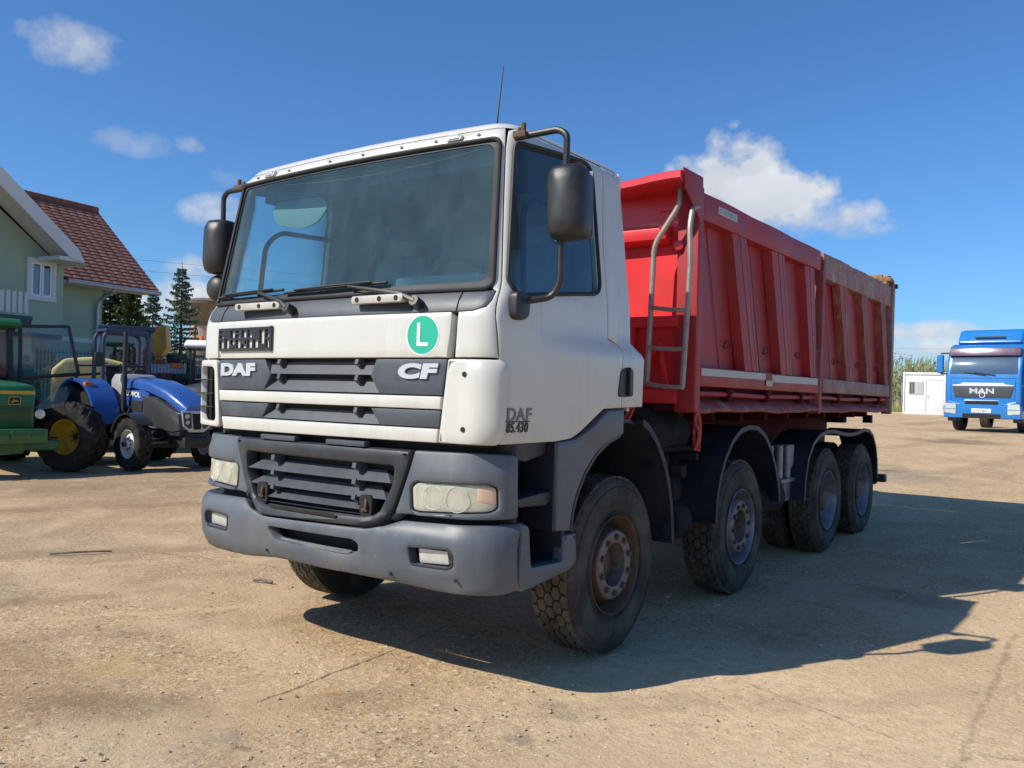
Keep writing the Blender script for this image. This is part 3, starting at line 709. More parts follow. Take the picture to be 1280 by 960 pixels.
# bumper
fogs = [[(sg*x, z) for x, z in roundpoly([(.735, .755), (.975, .768), (1.005, .745), (1.005, .685), (.97, .668), (.755, .665)], .015)] for sg in (1, -1)]
slot = roundpoly([(-.335, .740), (-.27, .672), (.33, .662), (.395, .69), (.40, .725), (.36, .745), (.0, .742)], .03)
bp_top = [(-1.36, .862), (-.63, .872), (-.53, .83), (-.40, .795), (.44, .812), (.56, .838), (.66, .874), (1.345, .893)]
bp_bot = [(1.345, .565), (1.24, .545), (.85, .538), (.3, .560), (-.3, .552), (-.75, .520), (-1.1, .500), (-1.35, .510)]
bmp = panel('bumper', bp_top+bp_bot, 'grey_plastic', T, bumpS, holes=fogs+[slot], off=.010, thick=.05, rnd=.016, step=.04,
            dz=lambda u, z: -.02*math.exp(-((u-1.0)/.10)**2-((z-.60)/.035)**2) + .006*math.sin(7*u)*math.exp(-((z-.56)/.05)**2))
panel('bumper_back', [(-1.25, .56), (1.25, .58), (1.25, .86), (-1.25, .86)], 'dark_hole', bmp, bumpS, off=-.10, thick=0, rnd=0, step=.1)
MB().add([Vector(bumpS(u, z))+nrm(bumpS, u, z)*o for u in [-.26+.065*i for i in range(10)] for z, o in ((.676, -.03), (.664, .004))], [(i*2, i*2+1, i*2+3, i*2+2) for i in range(9)]).build('slot_grip', 'galv', bmp)
for sg in (1, -1):
    fg = panel('fog_light', [(sg*u, z) for u, z in roundpoly([(.79, .672), (.785, .748), (.965, .756), (.972, .680)], .012)], 'lamp_clear', T, bumpS, off=-.018, thick=.02, rnd=.006, step=.03)
    MB().tube([Vector(bumpS(u, z))+nrm(bumpS, u, z)*.004 for u, z in resample(fogs[0 if sg > 0 else 1], .04)], .007, 6, closed=True).build('fog_light_rim', 'dark_plastic', fg)
for u, z in ((1.02, .615), (.62, .60), (-.35, .60)):
    p = Vector(bumpS(u, z)); q = nrm(bumpS, u, z); MB().cyl(p+q*.004, p+q*.012, .009, 10).build('bumper_screw', 'black_plastic', bmp)
# ------------------------------------------------------------------ steps and front fenders
def arcstrip(cy, cz, r, a0, a1, x0, x1, th, n=24, lip=0.0, sg=1, ry=1.0):
    """mudguard: band bent along an arc, with an outer lip"""
    mb = MB(); vs = []
    prof = [(x0, 0), (x1, 0), (x1, -lip), (x1+.0, -lip-.0), (x1-.012, -lip-.002), (x1-.012, -th), (x0, -th)] if lip else [(x0, 0), (x1, 0), (x1, -th), (x0, -th)]
    q = len(prof)
    for i in range(n+1):
        t = a0+(a1-a0)*i/n
        for x, d in prof: vs.append((sg*x, cy+(r*ry+d)*math.cos(t), cz+(r+d)*math.sin(t)))
    fs = [(i*q+k, i*q+(k+1) % q, (i+1)*q+(k+1) % q, (i+1)*q+k) for i in range(n) for k in range(q)]
    fs += [tuple(range(q)), tuple(n*q+k for k in range(q))[::-1]]
    return mb.add(vs, fs)
def pathstrip(path, x0, x1, th, lip, sg=1):
    mb = MB(); vs = []; P = [Vector((0, y, z)) for y, z in path]; m = len(P)
    for i in range(m):
        d = (P[min(i+1, m-1)]-P[max(i-1, 0)]).normalized(); n = Vector((0, -d.z, d.y))
        if n.length < .1: n = Vector((0, 0, 1))
        for x, o in ((x0, 0), (x1, 0), (x1, -lip), (x1-.014, -lip), (x1-.014, -th), (x0, -th)):
            q = P[i]+n*o; vs.append((sg*x, q.y, q.z))
    fs = [(i*6+k, i*6+(k+1) % 6, (i+1)*6+(k+1) % 6, (i+1)*6+k) for i in range(m-1) for k in range(6)]
    fs += [tuple(range(6)), tuple((m-1)*6+k for k in range(6))[::-1]]
    return mb.add(vs, fs)
for sg in (1, -1):
    FS = sideS(sg*1.225)
    m = lambda P: [(sg*y, z) for y, z in P]
    # front part of the fender, from the arch down to the step
    fp = [(1.345, 1.462), (1.16, 1.458), (1.05, 1.405), (.93, 1.335), (.84, 1.302), (.66, 1.285), (.655, .815), (.80, .800), (.815, .90), (.86, 1.0), (.94, 1.11), (1.06, 1.21), (1.20, 1.28), (1.345, 1.318)]
    panel('fender', m(fp), 'grey_plastic', T, FS, off=.012, thick=.04, rnd=.014, step=.04, dz=lambda u, z: .022*sstep(.66, .86, abs(u))*sstep(1.30, 1.42, z+.35*abs(u)-.3))
    pathstrip([(1.345, 1.318), (1.20, 1.28), (1.06, 1.21), (.94, 1.11), (.86, 1.0), (.815, .90), (.80, .80)][::-1], .80, 1.235, .02, .02, sg).build('fender_liner', 'black_plastic', T)
    MB().box((sg*1.11, .665, 1.05), (.20, .02, .47)).build('fender_inner_panel', 'guard_plastic', T)
    # rear part of the fender: a bent band, the arch roof between
    pa = [(2.06, .575), (2.045, .70), (2.02, .84), (1.97, .99), (1.90, 1.12), (1.80, 1.24), (1.69, 1.325), (1.60, 1.365)]
    pathstrip(pa, .84, 1.25, .03, .04, sg).build('rear_fender', 'guard_plastic', T)
    pathstrip([(1.60, 1.36), (1.5, 1.38), (1.35, 1.38), (1.25, 1.345)], .80, 1.20, .02, .02, sg).build('fender_liner', 'black_plastic', T)
    # step housing
    sp = roundpoly([(.335, .895), (.40, .872), (.425, .660), (.72, .650), (.725, .79), (.855, .785), (.868, .62), (.80, .590), (.345, .545), (.32, .60)], [.02, .03, .02, .02, .01, .01, .03, .03, .03, .0])
    stp = panel('lower_step', m(sp), 'grey_plastic', T, FS, off=.018, thick=.05, rnd=.014, step=.035)
    mb = MB(); mb.box((sg*1.10, .57, .630), (.26, .36, .03)); 
    for i in range(7): mb.box((sg*(1.0+.035*i), .57, .649), (.012, .32, .012))
    mb.box((sg*.985, .57, .78), (.02, .5, .34)); mb.box((sg*1.08, .325, .76), (.24, .02, .26)); mb.box((sg*1.10, .735, .78), (.26, .025, .26))
    mb.build('step_tread', 'guard_plastic', stp, bevel=.004)
    us = MB(); us.prism([(.30, 1.005), (.66, 1.03), (.66, .975), (.60, .955), (.34, .965)], 0, sg*.99, sg*1.20)
    us.build('upper_step', 'dark_plastic', T, bevel=.012)
    w = MB(); w.box((sg*.975, .50, 1.09), (.02, .42, .44)); w.box((sg*1.07, .335, 1.08), (.26, .02, .40)); w.prism([(.30, 1.30), (.66, 1.30), (.62, 1.22), (.45, 1.19), (.32, 1.22)], 0, sg*.98, sg*1.17)
    w.build('step_well', 'dark_plastic', T, bevel=.01)
    MB().tube(roundpath([(sg*.995, .46, 1.08), (sg*1.02, .46, 1.08), (sg*1.02, .475, 1.19), (sg*.995, .475, 1.19)], .01), .008, 6).build('well_rib', 'panel_plastic', T)
    MB().tube([(sg*1.0, .43, .66), (sg*1.0, .45, .84)], .012, 6).build('well_rib', 'guard_plastic', T)

# ------------------------------------------------------------------ wheels (outer face at local x = 0, axle along x)
def tyre_mb(width=.31, R=.53, rim=.292):
    w = width
    prof = [(-.035, rim-.01), (-.022, rim+.008), (-.012, .33), (-.002, .37), (.0, .41), (-.004, .45), (-.014, .485), (-.026, .503), (-.040, R-.018), (-.075, R-.0155), (-w/2, R-.0145), (-w+.075, R-.0155), (-w+.040, R-.018), (-w+.026, .503), (-w+.002, .44), (-w, .40), (-w+.01, .34), (-w+.03, rim)]
    mb = MB().lathe(prof, axis=0, n=72)
    for r in (.315, .462): mb.lathe([(-.008 if r < .4 else -.009, r), (-.001 if r < .4 else -.002, r+.004), (-.008 if r < .4 else -.011, r+.009)], axis=0, n=72)
    # shoulder lugs seen on the edge of the sidewall
    for i in range(44):
        t = 2*PI*(i+.5)/44; c, s = math.cos(t), math.sin(t); T_ = (-s, c)
        vs = []
        for x, r, hw in ((-.022, .497, .016), (-.036, R-.012, .022), (-.052, R-.002, .024), (-.052, R-.02, .024)):
            for k in (-1, 1): vs.append((x, r*c+T_[0]*hw*k, r*s+T_[1]*hw*k))
        mb.add(vs, [(0, 1, 3, 2), (2, 3, 5, 4), (0, 2, 4, 6), (1, 7, 5, 3)])
    return mb
def tread_mb(width=.31, R=.53, N=38, worn=0):
    mb = MB(); w = width; rows = 5; x0 = -.050; x1 = -w+.050; rw = (x0-x1)/(rows-1)
    for j in range(rows):
        xc = x0-rw*j
        for i in range(N):
            t = 2*PI*(i+(.5 if j % 2 else 0))/N; dt = 2*PI/N
            hw = rw*.60; ht = dt*.47
            hexa = [(-hw, 0), (-hw*.55, ht), (hw*.55, ht), (hw, 0), (hw*.55, -ht), (-hw*.55, -ht)]
            if j in (0, rows-1):
                s_ = 1 if j == 0 else -1
                hexa = [(s_*-hw, 0), (s_*-hw*.55, ht), (s_*hw*.45, ht), (s_*hw*.45, -ht), (s_*-hw*.55, -ht)]
            vs = []
            for r, k in ((R-.018, .96), (R-.003, .92), (R, .86)):
                for a, b in hexa: vs.append((xc+a*k, r*math.cos(t+b*k), r*math.sin(t+b*k)))
            q = len(hexa); fs = [(l*q+m_, l*q+(m_+1) % q, (l+1)*q+(m_+1) % q, (l+1)*q+m_) for l in (0, 1) for m_ in range(q)]+[tuple(2*q+m_ for m_ in range(q))]
            mb.add(vs, fs)
    return mb
def ringbolts(x0, x1, pcd, n, r, hexn=6):
    mb = MB()
    for i in range(n):
        t = 2*PI*(i+.3)/n; c, s = pcd*math.cos(t), pcd*math.sin(t)
        mb.cyl((x0, c, s), (x1, c, s), r, hexn); mb.cyl((x0-.002, c, s), (x0+.003, c, s), r*1.25, 12)
    return mb
M('tyre_letter', (.055, .052, .048), .7)
def nuts(w, x0, x1, mat, pcd=.167, n=10, r=.0165):
    m = MB(); m.cyl((x0, 0, 0), (x1, 0, 0), r, 6); m.cyl((x0-.002, 0, 0), (x0+.004, 0, 0), r*1.3, 14); o = m.build('wheel_nut', mat, w, smooth=30)
    for i in range(n):
        t = 2*PI*(i+.3)/n; q = o if i == 0 else copy_part(o, w)
        q.location = (0, pcd*math.cos(t), pcd*math.sin(t)); q.rotation_euler = (i*.7, 0, 0)
def make_wheel(kind):
    w = empty('wheel', (0, 0, 0)); W_ = .31 if kind == 'front' else .28
    tyre_mb(W_).build('tyre', 'tyre_rubber', w, smooth=30)
    for a0_ in (.9, 3.4, 5.3):
        text_mesh('tyre_lettering', 'MICHELIN', .055, 'tyre_letter', w, None, (1, 0, 0), (0, 0, 1), extrude=.0012, sx=1.25, bold=.001, spacing=1.05, S=lambda u, z: (-.0035-.9*max(0, z-.445)*.35+ (-.0 if z > .4 else 0), z*math.cos(a0_+u/.43), z*math.sin(a0_+u/.43)), uv=(0, .415, .0025))
    tread_mb(W_, N=38).build('tread', 'tread_rubber', w, smooth=25, merge=False)
    if kind == 'front':
        rim = [(-.012, .300), (-.006, .294), (-.014, .286), (-.030, .283), (-.05, .272), (-.12, .262), (-.145, .248), (-.140, .236), (-.09, .224), (-.045, .214), (-.026, .206)]
    else:
        rim = [(-.012, .300), (-.006, .294), (-.014, .286), (-.030, .283), (-.06, .268), (-.12, .262), (-.15, .245), (-.155, .225), (-.15, .205)]
    return w, W_, rim
def wheel_set(kind, rimmat, platemat):
    w, W_, rim = make_wheel(kind)
    MB().lathe(rim, axis=0, n=56).build('rim', rimmat, w, smooth=40)
    if kind == 'front':
        d = MB().lathe([(-.026, .206), (-.018, .200), (-.016, .19), (-.016, .142), (-.020, .132), (-.05, .128), (-.12, .126)], axis=0, n=48)
        dd_ = d.build('wheel_disc', platemat, w, smooth=40)
        nuts(w, -.016, .004, 'hub_rust')
        if True:
            pass
        h = MB().lathe([(-.12, .126), (-.125, .11), (-.10, .105), (-.095, .07), (-.09, .065), (-.088, 1e-4)], axis=0, n=32)
        h.build('hub', 'hub_rust', w, smooth=40)
    else:
        d = MB().lathe([(-.15, .205), (-.145, .20), (-.14, .14), (-.14, .128)], axis=0, n=48); d.build('wheel_disc', rimmat, w, smooth=40)
        h = MB().lathe([(-.14, .128), (-.10, .124), (-.075, .116), (-.06, .10), (-.05, .095), (-.045, .07), (-.04, 1e-4)], axis=0, n=32)
        q_ = ringbolts(-.07, -.055, .105, 12, .008); h.add(q_.v, q_.f); h.build('hub', 'hub_rust', w, smooth=40)
        nuts(w, -.142, -.100, 'hub_rust')
    return w
AX = [1.370, 3.422, 5.862, 7.271]
wf = wheel_set('front', 'rim_rust', 'hub_plate'); wf2 = wheel_set('front', 'rim_silver', 'hub_plate'); wr = wheel_set('rear', 'rim_silver', 'hub_plate')
def place_wheel(src, x, y, flip, first=False, rx=0.0):
    rot = (rx, 0, PI if flip else 0)
    if first: src.parent = T; src.location = (x, y, .53); src.rotation_euler = rot; return src
    return copy_part(src, T, (x, y, .53), rot)
place_wheel(wf, 1.22, AX[0], False, True, .1); place_wheel(wf, -1.22, AX[0], True, rx=.9)
place_wheel(wf2, 1.22, AX[1], False, True, .5); place_wheel(wf2, -1.22, AX[1], True)
f = True
for a in AX[2:]:
    for x, fl, rx in ((1.22, False, .2), (.90, True, .4), (-1.22, True, .1), (-.90, False, .7)):
        # inner twin shows its back, dish turned inwards
        place_wheel(wr, x if abs(x) > 1 else x-.28*(1 if x > 0 else -1), a, fl, f, rx+a); f = False

# ------------------------------------------------------------------ chassis
ch = MB()
for s in (1, -1):
    ch.box((s*.40, 4.5, .98), (.09, 7.9, .27)); ch.box((s*.44, 4.5, 1.14), (.14, 7.4, .06))
for y in (1.0, 2.4, 3.4, 4.6, 5.2, 6.6, 7.9): ch.box((0, y, .98), (.8, .12, .22))
chs = ch.build('chassis_frame', 'chassis', T, bevel=.01)
for i, y in enumerate(AX):
    a = MB(); a.cyl((-1.0, y, .53), (1.0, y, .53), .075, 14)
    if i > 1: a.sphere((0, y, .55), .24, 14, 8)
    for s in (1, -1):
        for k in range(5): a.box((s*.52, y, .64+k*.028), (.09, 1.15-.2*k, .02))
        a.box((s*.52, y, .70), (.14, .16, .26))
    a.build('axle', 'chassis', T, bevel=.0)
# things hung on the frame between the first two axles
tk = MB(); 
for s in (1, -1):
    pass
tk.lathe([(0, 1e-4), (0, .13), (.02, .165), (.05, .165), (.06, .155), (.10, .155), (.11, .165), (.14, .165), (.16, .12), (.30, .11)], c=(.90, 2.46, .86), axis=1, n=22)
tk.lathe([(0, 1e-4), (0, .11), (.02, .14), (.24, .14), (.26, 1e-4)], c=(1.02, 2.35, .66), axis=1, n=22)
tk.box((.9, 2.45, 1.02), (.5, .1, .09)); tk.box((.95, 2.56, 1.12), (.5, .05, .05)); tk.cyl((1.0, 2.35, 1.17), (1.08, 2.70, 1.17), .022, 10)
tk.box((.98, 2.22, .95), (.30, .03, .42))
tk.build('air_filter_housing', 'chassis', T, bevel=.008)
tk = MB(); tk.lathe([(0, 1e-4), (0, .16), (.03, .19), (.6, .19), (.63, .16), (.63, 1e-4)], c=(.86, 2.15, 1.28), axis=1, n=24); tk.build('silencer', 'chassis', T)
tk = MB(); tk.lathe([(0, 1e-4), (.02, .10), (.06, .135), (.62, .135), (.66, .10), (.68, 1e-4)], c=(1.03, 4.02, .66), axis=1, n=24); tk.box((1.0, 4.1, .72), (.3, .05, .05)); tk.build('air_tank', 'chassis', T)
tk = MB()
for k, (dx, y) in enumerate([(0, 4.62), (.06, 4.70), (0, 4.78), (.08, 4.86), (.02, 4.94), (.06, 5.02)]):
    tk.cyl((1.02+dx, y, .82), (1.02+dx, y, 1.12), .034, 12)
tk.box((1.05, 4.82, .80), (.20, .50, .03))
rk = tk.build('valve_rack', 'galv', T)
MB().box((1.02, 4.82, .93), (.06, .46, .22)).build('rack_box', 'black_plastic', rk)
MB().box((1.02, 4.93, .69), (.18, .30, .18)).build('battery_box', 'galv', T, bevel=.01)
MB().box((0.6, 4.85, 1.0), (.3, .5, .3)).build('equipment_box', 'chassis', T, bevel=.02)
# mudguards of the rear axles
for sg in (1, -1):
    a2 = [(2.83, .62), (2.85, .80), (2.90, .94), (2.99, 1.08), (3.12, 1.20), (3.28, 1.275), (3.46, 1.30), (3.64, 1.29), (3.82, 1.225), (3.98, 1.10), (4.10, .94), (4.18, .78), (4.21, .66)]
    pathstrip(a2[::-1], .88, 1.25, .03, .038, sg).build('mudguard', 'guard_plastic', T)
    a3 = [(4.96, .60), (4.98, .80), (5.06, .98), (5.20, 1.11), (5.40, 1.185), (5.62, 1.215), (5.9, 1.215), (6.3, 1.175), (6.6, 1.165), (6.9, 1.18), (7.15, 1.205), (7.38, 1.19), (7.56, 1.12), (7.69, 1.0), (7.77, .84), (7.80, .62)]
    pathstrip(a3[::-1], .86, 1.25, .03, .038, sg).build('mudguard', 'guard_plastic', T)
    MB().cyl((sg*.5, 7.9, .66), (sg*1.2, 7.9, .66), .04, 10).build('mudguard_stay', 'chassis', T)
rb_ = MB(); rb_.box((0, 8.2, .58), (2.3, .12, .12)); rb_.bar((-.4, 8.2, .6), (-.4, 8.1, 1.0), .1); rb_.bar((.4, 8.2, .6), (.4, 8.1, 1.0), .1); rb_.box((0, 8.25, 1.32), (1.5, .15, .1)); rb_.build('underrun_bar', 'chassis', T, bevel=.015)
tl = MB(); tl.box((1.0, 8.33, 1.33), (.10, .10, .10)); tl.cyl((1.0, 8.38, 1.28), (1.0, 8.38, 1.36), .05, 10); tl.build('body_hinge', 'chassis', T, bevel=.01)
MB().box((1.08, 8.23, .60), (.36, .10, .10)).build('tail_lamp', 'black_plastic', T, bevel=.02)

# ------------------------------------------------------------------ tipper body
body = MB(); body.box((0, 5.36, 1.47), (2.44, 5.96, .05)); 
for s in (.46, -.46): body.box((s, 5.36, 1.29), (.12, 5.8, .30))
for y in [2.7+.62*i for i in range(10)]: body.box((0, y, 1.40), (2.0, .08, .09))
TB = body.build('tipper_body', 'red_dark', T, bevel=.008)
def wobble(u, seed, a=.012): return a*(math.sin(u*2.3+seed)+.6*math.sin(u*5.1+seed*2.3))
for sg in (1, -1):
    near = sg > 0
    for half, (ya, yb), mat, rail, ribs, extra in (
        ('front', (2.42, 5.25), 'red_shaded', 'red_shaded', [(2.98, 3.30, 3.31, 3.65), (3.86, 4.21, 4.18, 4.49), (4.77, 5.09, 5.03, 5.245)], (2.79, 2.985)),
        ('rear', (5.40, 8.30), 'red_shaded', 'rail_worn', [(5.95, 6.28, 6.31, 6.58), (6.85, 7.15, 7.20, 7.46), (7.77, 8.04, 8.10, 8.295)], (2.75, 3.0))):
        # sheet with a little denting
        S0 = sideS(sg*1.172)
        sheet = panel('side_sheet', [(sg*ya, 1.64), (sg*yb, 1.64), (sg*yb, 2.80), (sg*ya, 2.80)], mat, TB, S0, off=0, thick=0, rnd=0, step=.08,
                      dz=lambda u, z: .010*math.sin(4.1*abs(u)+2*z)*math.sin(2.2*z+1.3*abs(u))+ (-.03*math.exp(-((abs(u)-5.75)/.18)**2-((z-2.1)/.35)**2)))
        # top rail
        zr0, zr1 = extra
        P = [(sg*ya, zr0), (sg*yb, zr0-(.0 if half == 'rear' else -.01)), (sg*yb, zr1+.005), (sg*ya, zr1)]
        panel('top_rail', P, rail, TB, sideS(sg*1.262), thick=.13, rnd=.010, step=.09, back=True, dz=lambda u, z: .006*math.sin(6*abs(u))*math.sin(8*z) + (-.012*abs(math.sin(9*u)*math.sin(3.7*u)) if abs(u) > 5.4 else 0))
        for k, (t0, t1, b0, b1) in enumerate(ribs):
            z1, z0 = zr0+.004, 1.765
            prof = [(0, 1.172), (.04, 1.250), (.44, 1.254), (.475, 1.238), (.51, 1.254), (.78, 1.252), (.80, 1.246), (.83, 1.252), (.96, 1.250), (1.0, 1.172)]
            vs = []; rows = 14
            for j in range(rows+1):
                f_ = j/rows; z = z1+(z0-z1)*f_; ta = t0+(b0-t0)*f_; tb = t1+(b1-t1)*f_
                w_ = (.0012*math.sin(j*1.1+k*2)+.001*math.sin(j*2.3+k))*(1 if half == 'front' else 2)
                for s_, x in prof: vs.append((sg*(x+(w_*.5 if x > 1.2 else 0)), ta+(tb-ta)*s_+w_, z))
            q = len(prof)
            MB().add(vs, [(j*q+i, j*q+i+1, (j+1)*q+i+1, (j+1)*q+i) for j in range(rows) for i in range(q-1)]).build('side_rib', 'red_worn' if half == 'rear' else 'red_shaded', TB, smooth=25)
        for k, (t0, t1, b0, b1) in enumerate(ribs):
            yy = b0-.22; lh = MB(); lh.tube(roundpath([(sg*1.175, yy-.04, 1.93), (sg*1.195, yy-.04, 1.98), (sg*1.195, yy+.03, 1.99), (sg*1.195, yy+.04, 1.94), (sg*1.175, yy-.02, 1.925)], .02, 3), .0045, 5); lh.build('lashing_ring', 'dark_hole', TB)
            yy = (t0+b0)/2-.30; MB().tube([(sg*1.176, yy-.17, zr0), (sg*1.176, yy+.14, 1.77)], .003, 4).build('sheet_crease', 'red_shaded', TB)
        # lower ledge rail
        panel('ledge_rail', [(sg*ya, 1.625), (sg*yb, 1.615), (sg*yb, 1.762), (sg*ya, 1.765)], 'red_shaded' if half == 'front' else 'rail_worn', TB, sideS(sg*1.262), thick=.09, rnd=.012, step=.07, back=True, dz=lambda u, z: .004*math.sin(11*abs(u)))
        MB().tube([(sg*(1.215+wobble(y, 1, .004)), y, 1.572+wobble(y, 2, .004)) for y in [ya+(yb-ya)*i/20 for i in range(21)]], .020, 8).build('hinge_tube', 'red_shaded', TB)
        MB().box((sg*1.165, (ya+yb)/2, 1.56), (.02, yb-ya, .16)).build('lower_sheet', 'red_dark', TB)
        for y in ((3.04, 3.89, 4.80) if half == 'front' else (6.05, 7.05, 7.85)):
            b = MB(); b.box((sg*1.205, y, 1.575), (.09, .045, .11), (0, 0, 0)); b.cyl((sg*1.24, y-.05, 1.60), (sg*1.24, y+.05, 1.60), .022, 10); b.build('side_hinge', 'red_dark', TB, bevel=.008)
    # bottom apron: bent outward, dented edge
    vs = []; nn = 60
    for i in range(nn+1):
        y = 2.42+(8.30-2.42)*i/nn; w_ = wobble(y*1.7, .5, .010)+(.02*math.exp(-((y-2.75)/.2)**2))
        for x, z in ((1.17, 1.535), (1.20, 1.515), (1.262, 1.472), (1.270, 1.458), (1.262, 1.440), (1.15, 1.437)): vs.append((sg*x, y, z+w_*(x > 1.19)*.8-.002*(y-2.4)))
    MB().add(vs, [(i*6+k, i*6+k+1, (i+1)*6+k+1, (i+1)*6+k) for i in range(nn) for k in range(5)]).build('bottom_apron', 'red_worn', TB, smooth=50)
    # posts
    MB().box((sg*1.20, 2.375, 2.225), (.14, .09, 1.57)).build('corner_post', 'red_shaded', TB, bevel=.012)  # darker red puts this post's shade into its colour
    p = MB(); p.prism([(5.255, 1.42), (5.335, 1.42), (5.40, 2.93), (5.315, 2.93)], 0, sg*1.15, sg*1.272); p.build('side_post', 'red_worn', TB, bevel=.014)
    MB().box((sg*1.19, 5.325, 2.955), (.07, .13, .05)).build('post_lock', 'rust', TB, bevel=.01)
    p = MB(); p.prism([(8.305, 1.40), (8.40, 1.40), (8.46, 3.03), (8.37, 3.10), (8.305, 3.0)], 0, sg*1.16, sg*1.275); p.build('rear_post', 'rail_worn', TB, bevel=.014)
# reflective tape and tag
def tape(y0, y1, z0, z1, dz0=0, x=1.2645, mat='tape', name='reflective_tape'):
    n_ = 12; vs = []
    for i in range(n_+1):
        y = y0+(y1-y0)*i/n_; b_ = .001+.0006*math.sin(i*2.1)
        for z in (z0, z1): vs.append((x+b_+.004*math.sin(11*y), y, z+dz0*(i/n_)))
    return MB().add(vs, [(i*2, i*2+2, i*2+3, i*2+1) for i in range(n_)]).build(name, mat, TB, smooth=60)
tape(2.435, 3.76, 1.700, 1.752, .005); tape(3.90, 5.20, 1.690, 1.752, .006)
tape(3.76, 3.92, 1.655, 1.765, 0, 1.267, 'rust', 'reflector_tag'); tape(3.765, 3.915, 1.655, 1.70, 0, 1.2695, 'tape', 'reflector_tag')
# maker plate on the top rail
M('plate_grey', (.52, .52, .48), .5, dirt=((.3, .3, .3), .4, 9))
pp = MB(); pp.box((1.266, 2.86, 2.905), (.006, .36, .055)); PLT = pp.build('maker_plate', 'plate_grey', TB, bevel=.002)
M('teal_letter', (.20, .33, .35), .5)
text_mesh('plate_lettering', 'CARNEHL', .050, 'teal_letter', PLT, (1.2696, 2.70, 2.887), (0, 1, 0), (0, 0, 1), extrude=.0006, sx=1.45, bold=.001)
# headboard
hb = panel('headboard', [(-1.14, 1.55), (1.14, 1.55), (1.14, 3.0), (-1.14, 3.0)], 'red_paint', TB, lambda u, z: (u, 2.37, z), thick=.02, rnd=0, step=.08,
           dz=lambda u, z: .008*math.sin(3*u+z)*math.sin(3*z) - .035*math.exp(-((u-.2)/.35)**2-((z-2.35)/.25)**2) + .0)
def hbox(x0, x1, z0, z1, y0, y1, name='headboard_beam', mat='red_paint', taper=0):
    return MB().prism([(y1, z0), (y0, z0+taper), (y0, z1-taper), (y1, z1)], 0, x0, x1).build(name, mat, TB, bevel=.008)
hbox(-1.14, 1.05, 2.62, 2.76, 2.27, 2.365, taper=.03)
hbox(-1.14, 1.14, 2.035, 2.115, 2.31, 2.365); hbox(-1.14, 1.14, 1.50, 1.60, 2.30, 2.365); hbox(.72, .80, 1.60, 2.035, 2.31, 2.365)
hbox(1.12, 1.22, 1.44, 3.0, 2.322, 2.329, 'headboard_edge', 'red_shaded')
MB().bar((.80, 2.32, 1.62), (1.02, 2.28, 1.93), .06, .05).build('headboard_brace', 'red_paint', TB, bevel=.006)
MB().bar((1.02, 2.28, 1.93), (1.08, 2.28, 1.62), .03, .03).build('headboard_brace', 'red_paint', TB, bevel=.004)
# canopy lip over the cab, dented
vs = []; nn = 36
for i in range(nn+1):
    x = -1.26+2.52*i/nn; d_ = .008*math.sin(2.2*x+.6)+.006*math.sin(6.3*x)-.022*math.exp(-((x-.80)/.22)**2)
    for y, z in ((2.38, 2.975), (2.05, 2.985+d_), (2.035, 3.000+d_), (2.035, 3.040+d_*1.1), (2.05, 3.052+d_*1.1), (2.38, 3.06)): vs.append((x, y, z))
MB().add(vs, [(i*6+k, i*6+(k+1) % 6, (i+1)*6+(k+1) % 6, (i+1)*6+k) for i in range(nn) for k in range(6)]+[tuple(range(6)), tuple(nn*6+k for k in range(6))]).build('canopy_lip', 'red_paint', TB, smooth=35)
for sg in (1, -1):
    MB().prism([(2.06, 3.075), (2.38, 3.075), (2.40, 2.84), (2.36, 2.76), (2.10, 2.94)], 0, sg*1.262, sg*1.274).build('lip_gusset', 'red_shaded', TB, bevel=.004)  # darker red copy again, gusset's shade painted in
# ladder
L = MB(); tr = .019
L.tube(roundpath([(1.19, 2.30, 3.0), (1.186, 2.20, 2.99), (1.184, 2.2, 2.86), (1.0, 2.2, 2.60), (.968, 2.2, 1.63)], .06), tr, 10)
L.tube(roundpath([(1.262, 2.33, 2.86), (1.262, 2.24, 2.84), (1.262, 2.2, 2.70), (1.272, 2.2, 2.45), (1.235, 2.2, 1.61)], .05), tr, 10)
LD = L.build('ladder', 'ladder_steel', TB)
for (xa, za), (xb, zb) in (((.981, 2.165), (1.258, 2.135)), ((.976, 1.887), (1.246, 1.872)), ((.968, 1.632), (1.236, 1.612))):
    pts = [(xa+(xb-xa)*i/6, 2.2, za+(zb-za)*i/6-.006*math.sin(PI*i/6)) for i in range(7)]
    r_ = MB()
    for a_, b_ in zip(pts, pts[1:]): r_.bar(a_, b_, .05, .028)
    r_.build('rung', 'ladder_steel', TB)
MB().tube(roundpath([(1.02, 2.33, 2.72), (1.02, 2.22, 2.72), (1.13, 2.22, 2.73), (1.135, 2.22, 2.83), (1.02, 2.24, 2.83)], .03), .008, 6).build('grab_hook', 'red_paint', TB)
cl = MB(); cl.cyl((1.12, 2.33, 2.60), (1.14, 2.29, 2.60), .035, 12); cl.build('body_lock', 'red_paint', TB, bevel=.006)
# tailgate and its top tube
tg = MB(); tg.box((0, 8.36, 2.25), (2.3, .05, 1.5)); tg.build('tailgate', 'red_worn', TB, bevel=.01)
tt = MB(); tt.tube([(-1.2, 8.22, 3.08), (.1, 8.20, 3.10), (1.17, 8.24, 3.10)], .055, 10); tt.box((1.2, 8.30, 3.08), (.14, .34, .05), (0, 0, .1)); tt.prism([(8.10, 3.0), (8.20, 3.13), (8.36, 3.15), (8.48, 3.02), (8.44, 3.0), (8.34, 3.06), (8.26, 3.0)], 0, 1.18, 1.24); tt.build('tailgate_tube', 'rust_wood', TB, bevel=.01)
tt = MB(); tt.cyl((1.18, 8.46, 3.02), (1.30, 8.46, 3.02), .03, 10); tt.build('tailgate_pivot', 'black_plastic', TB)
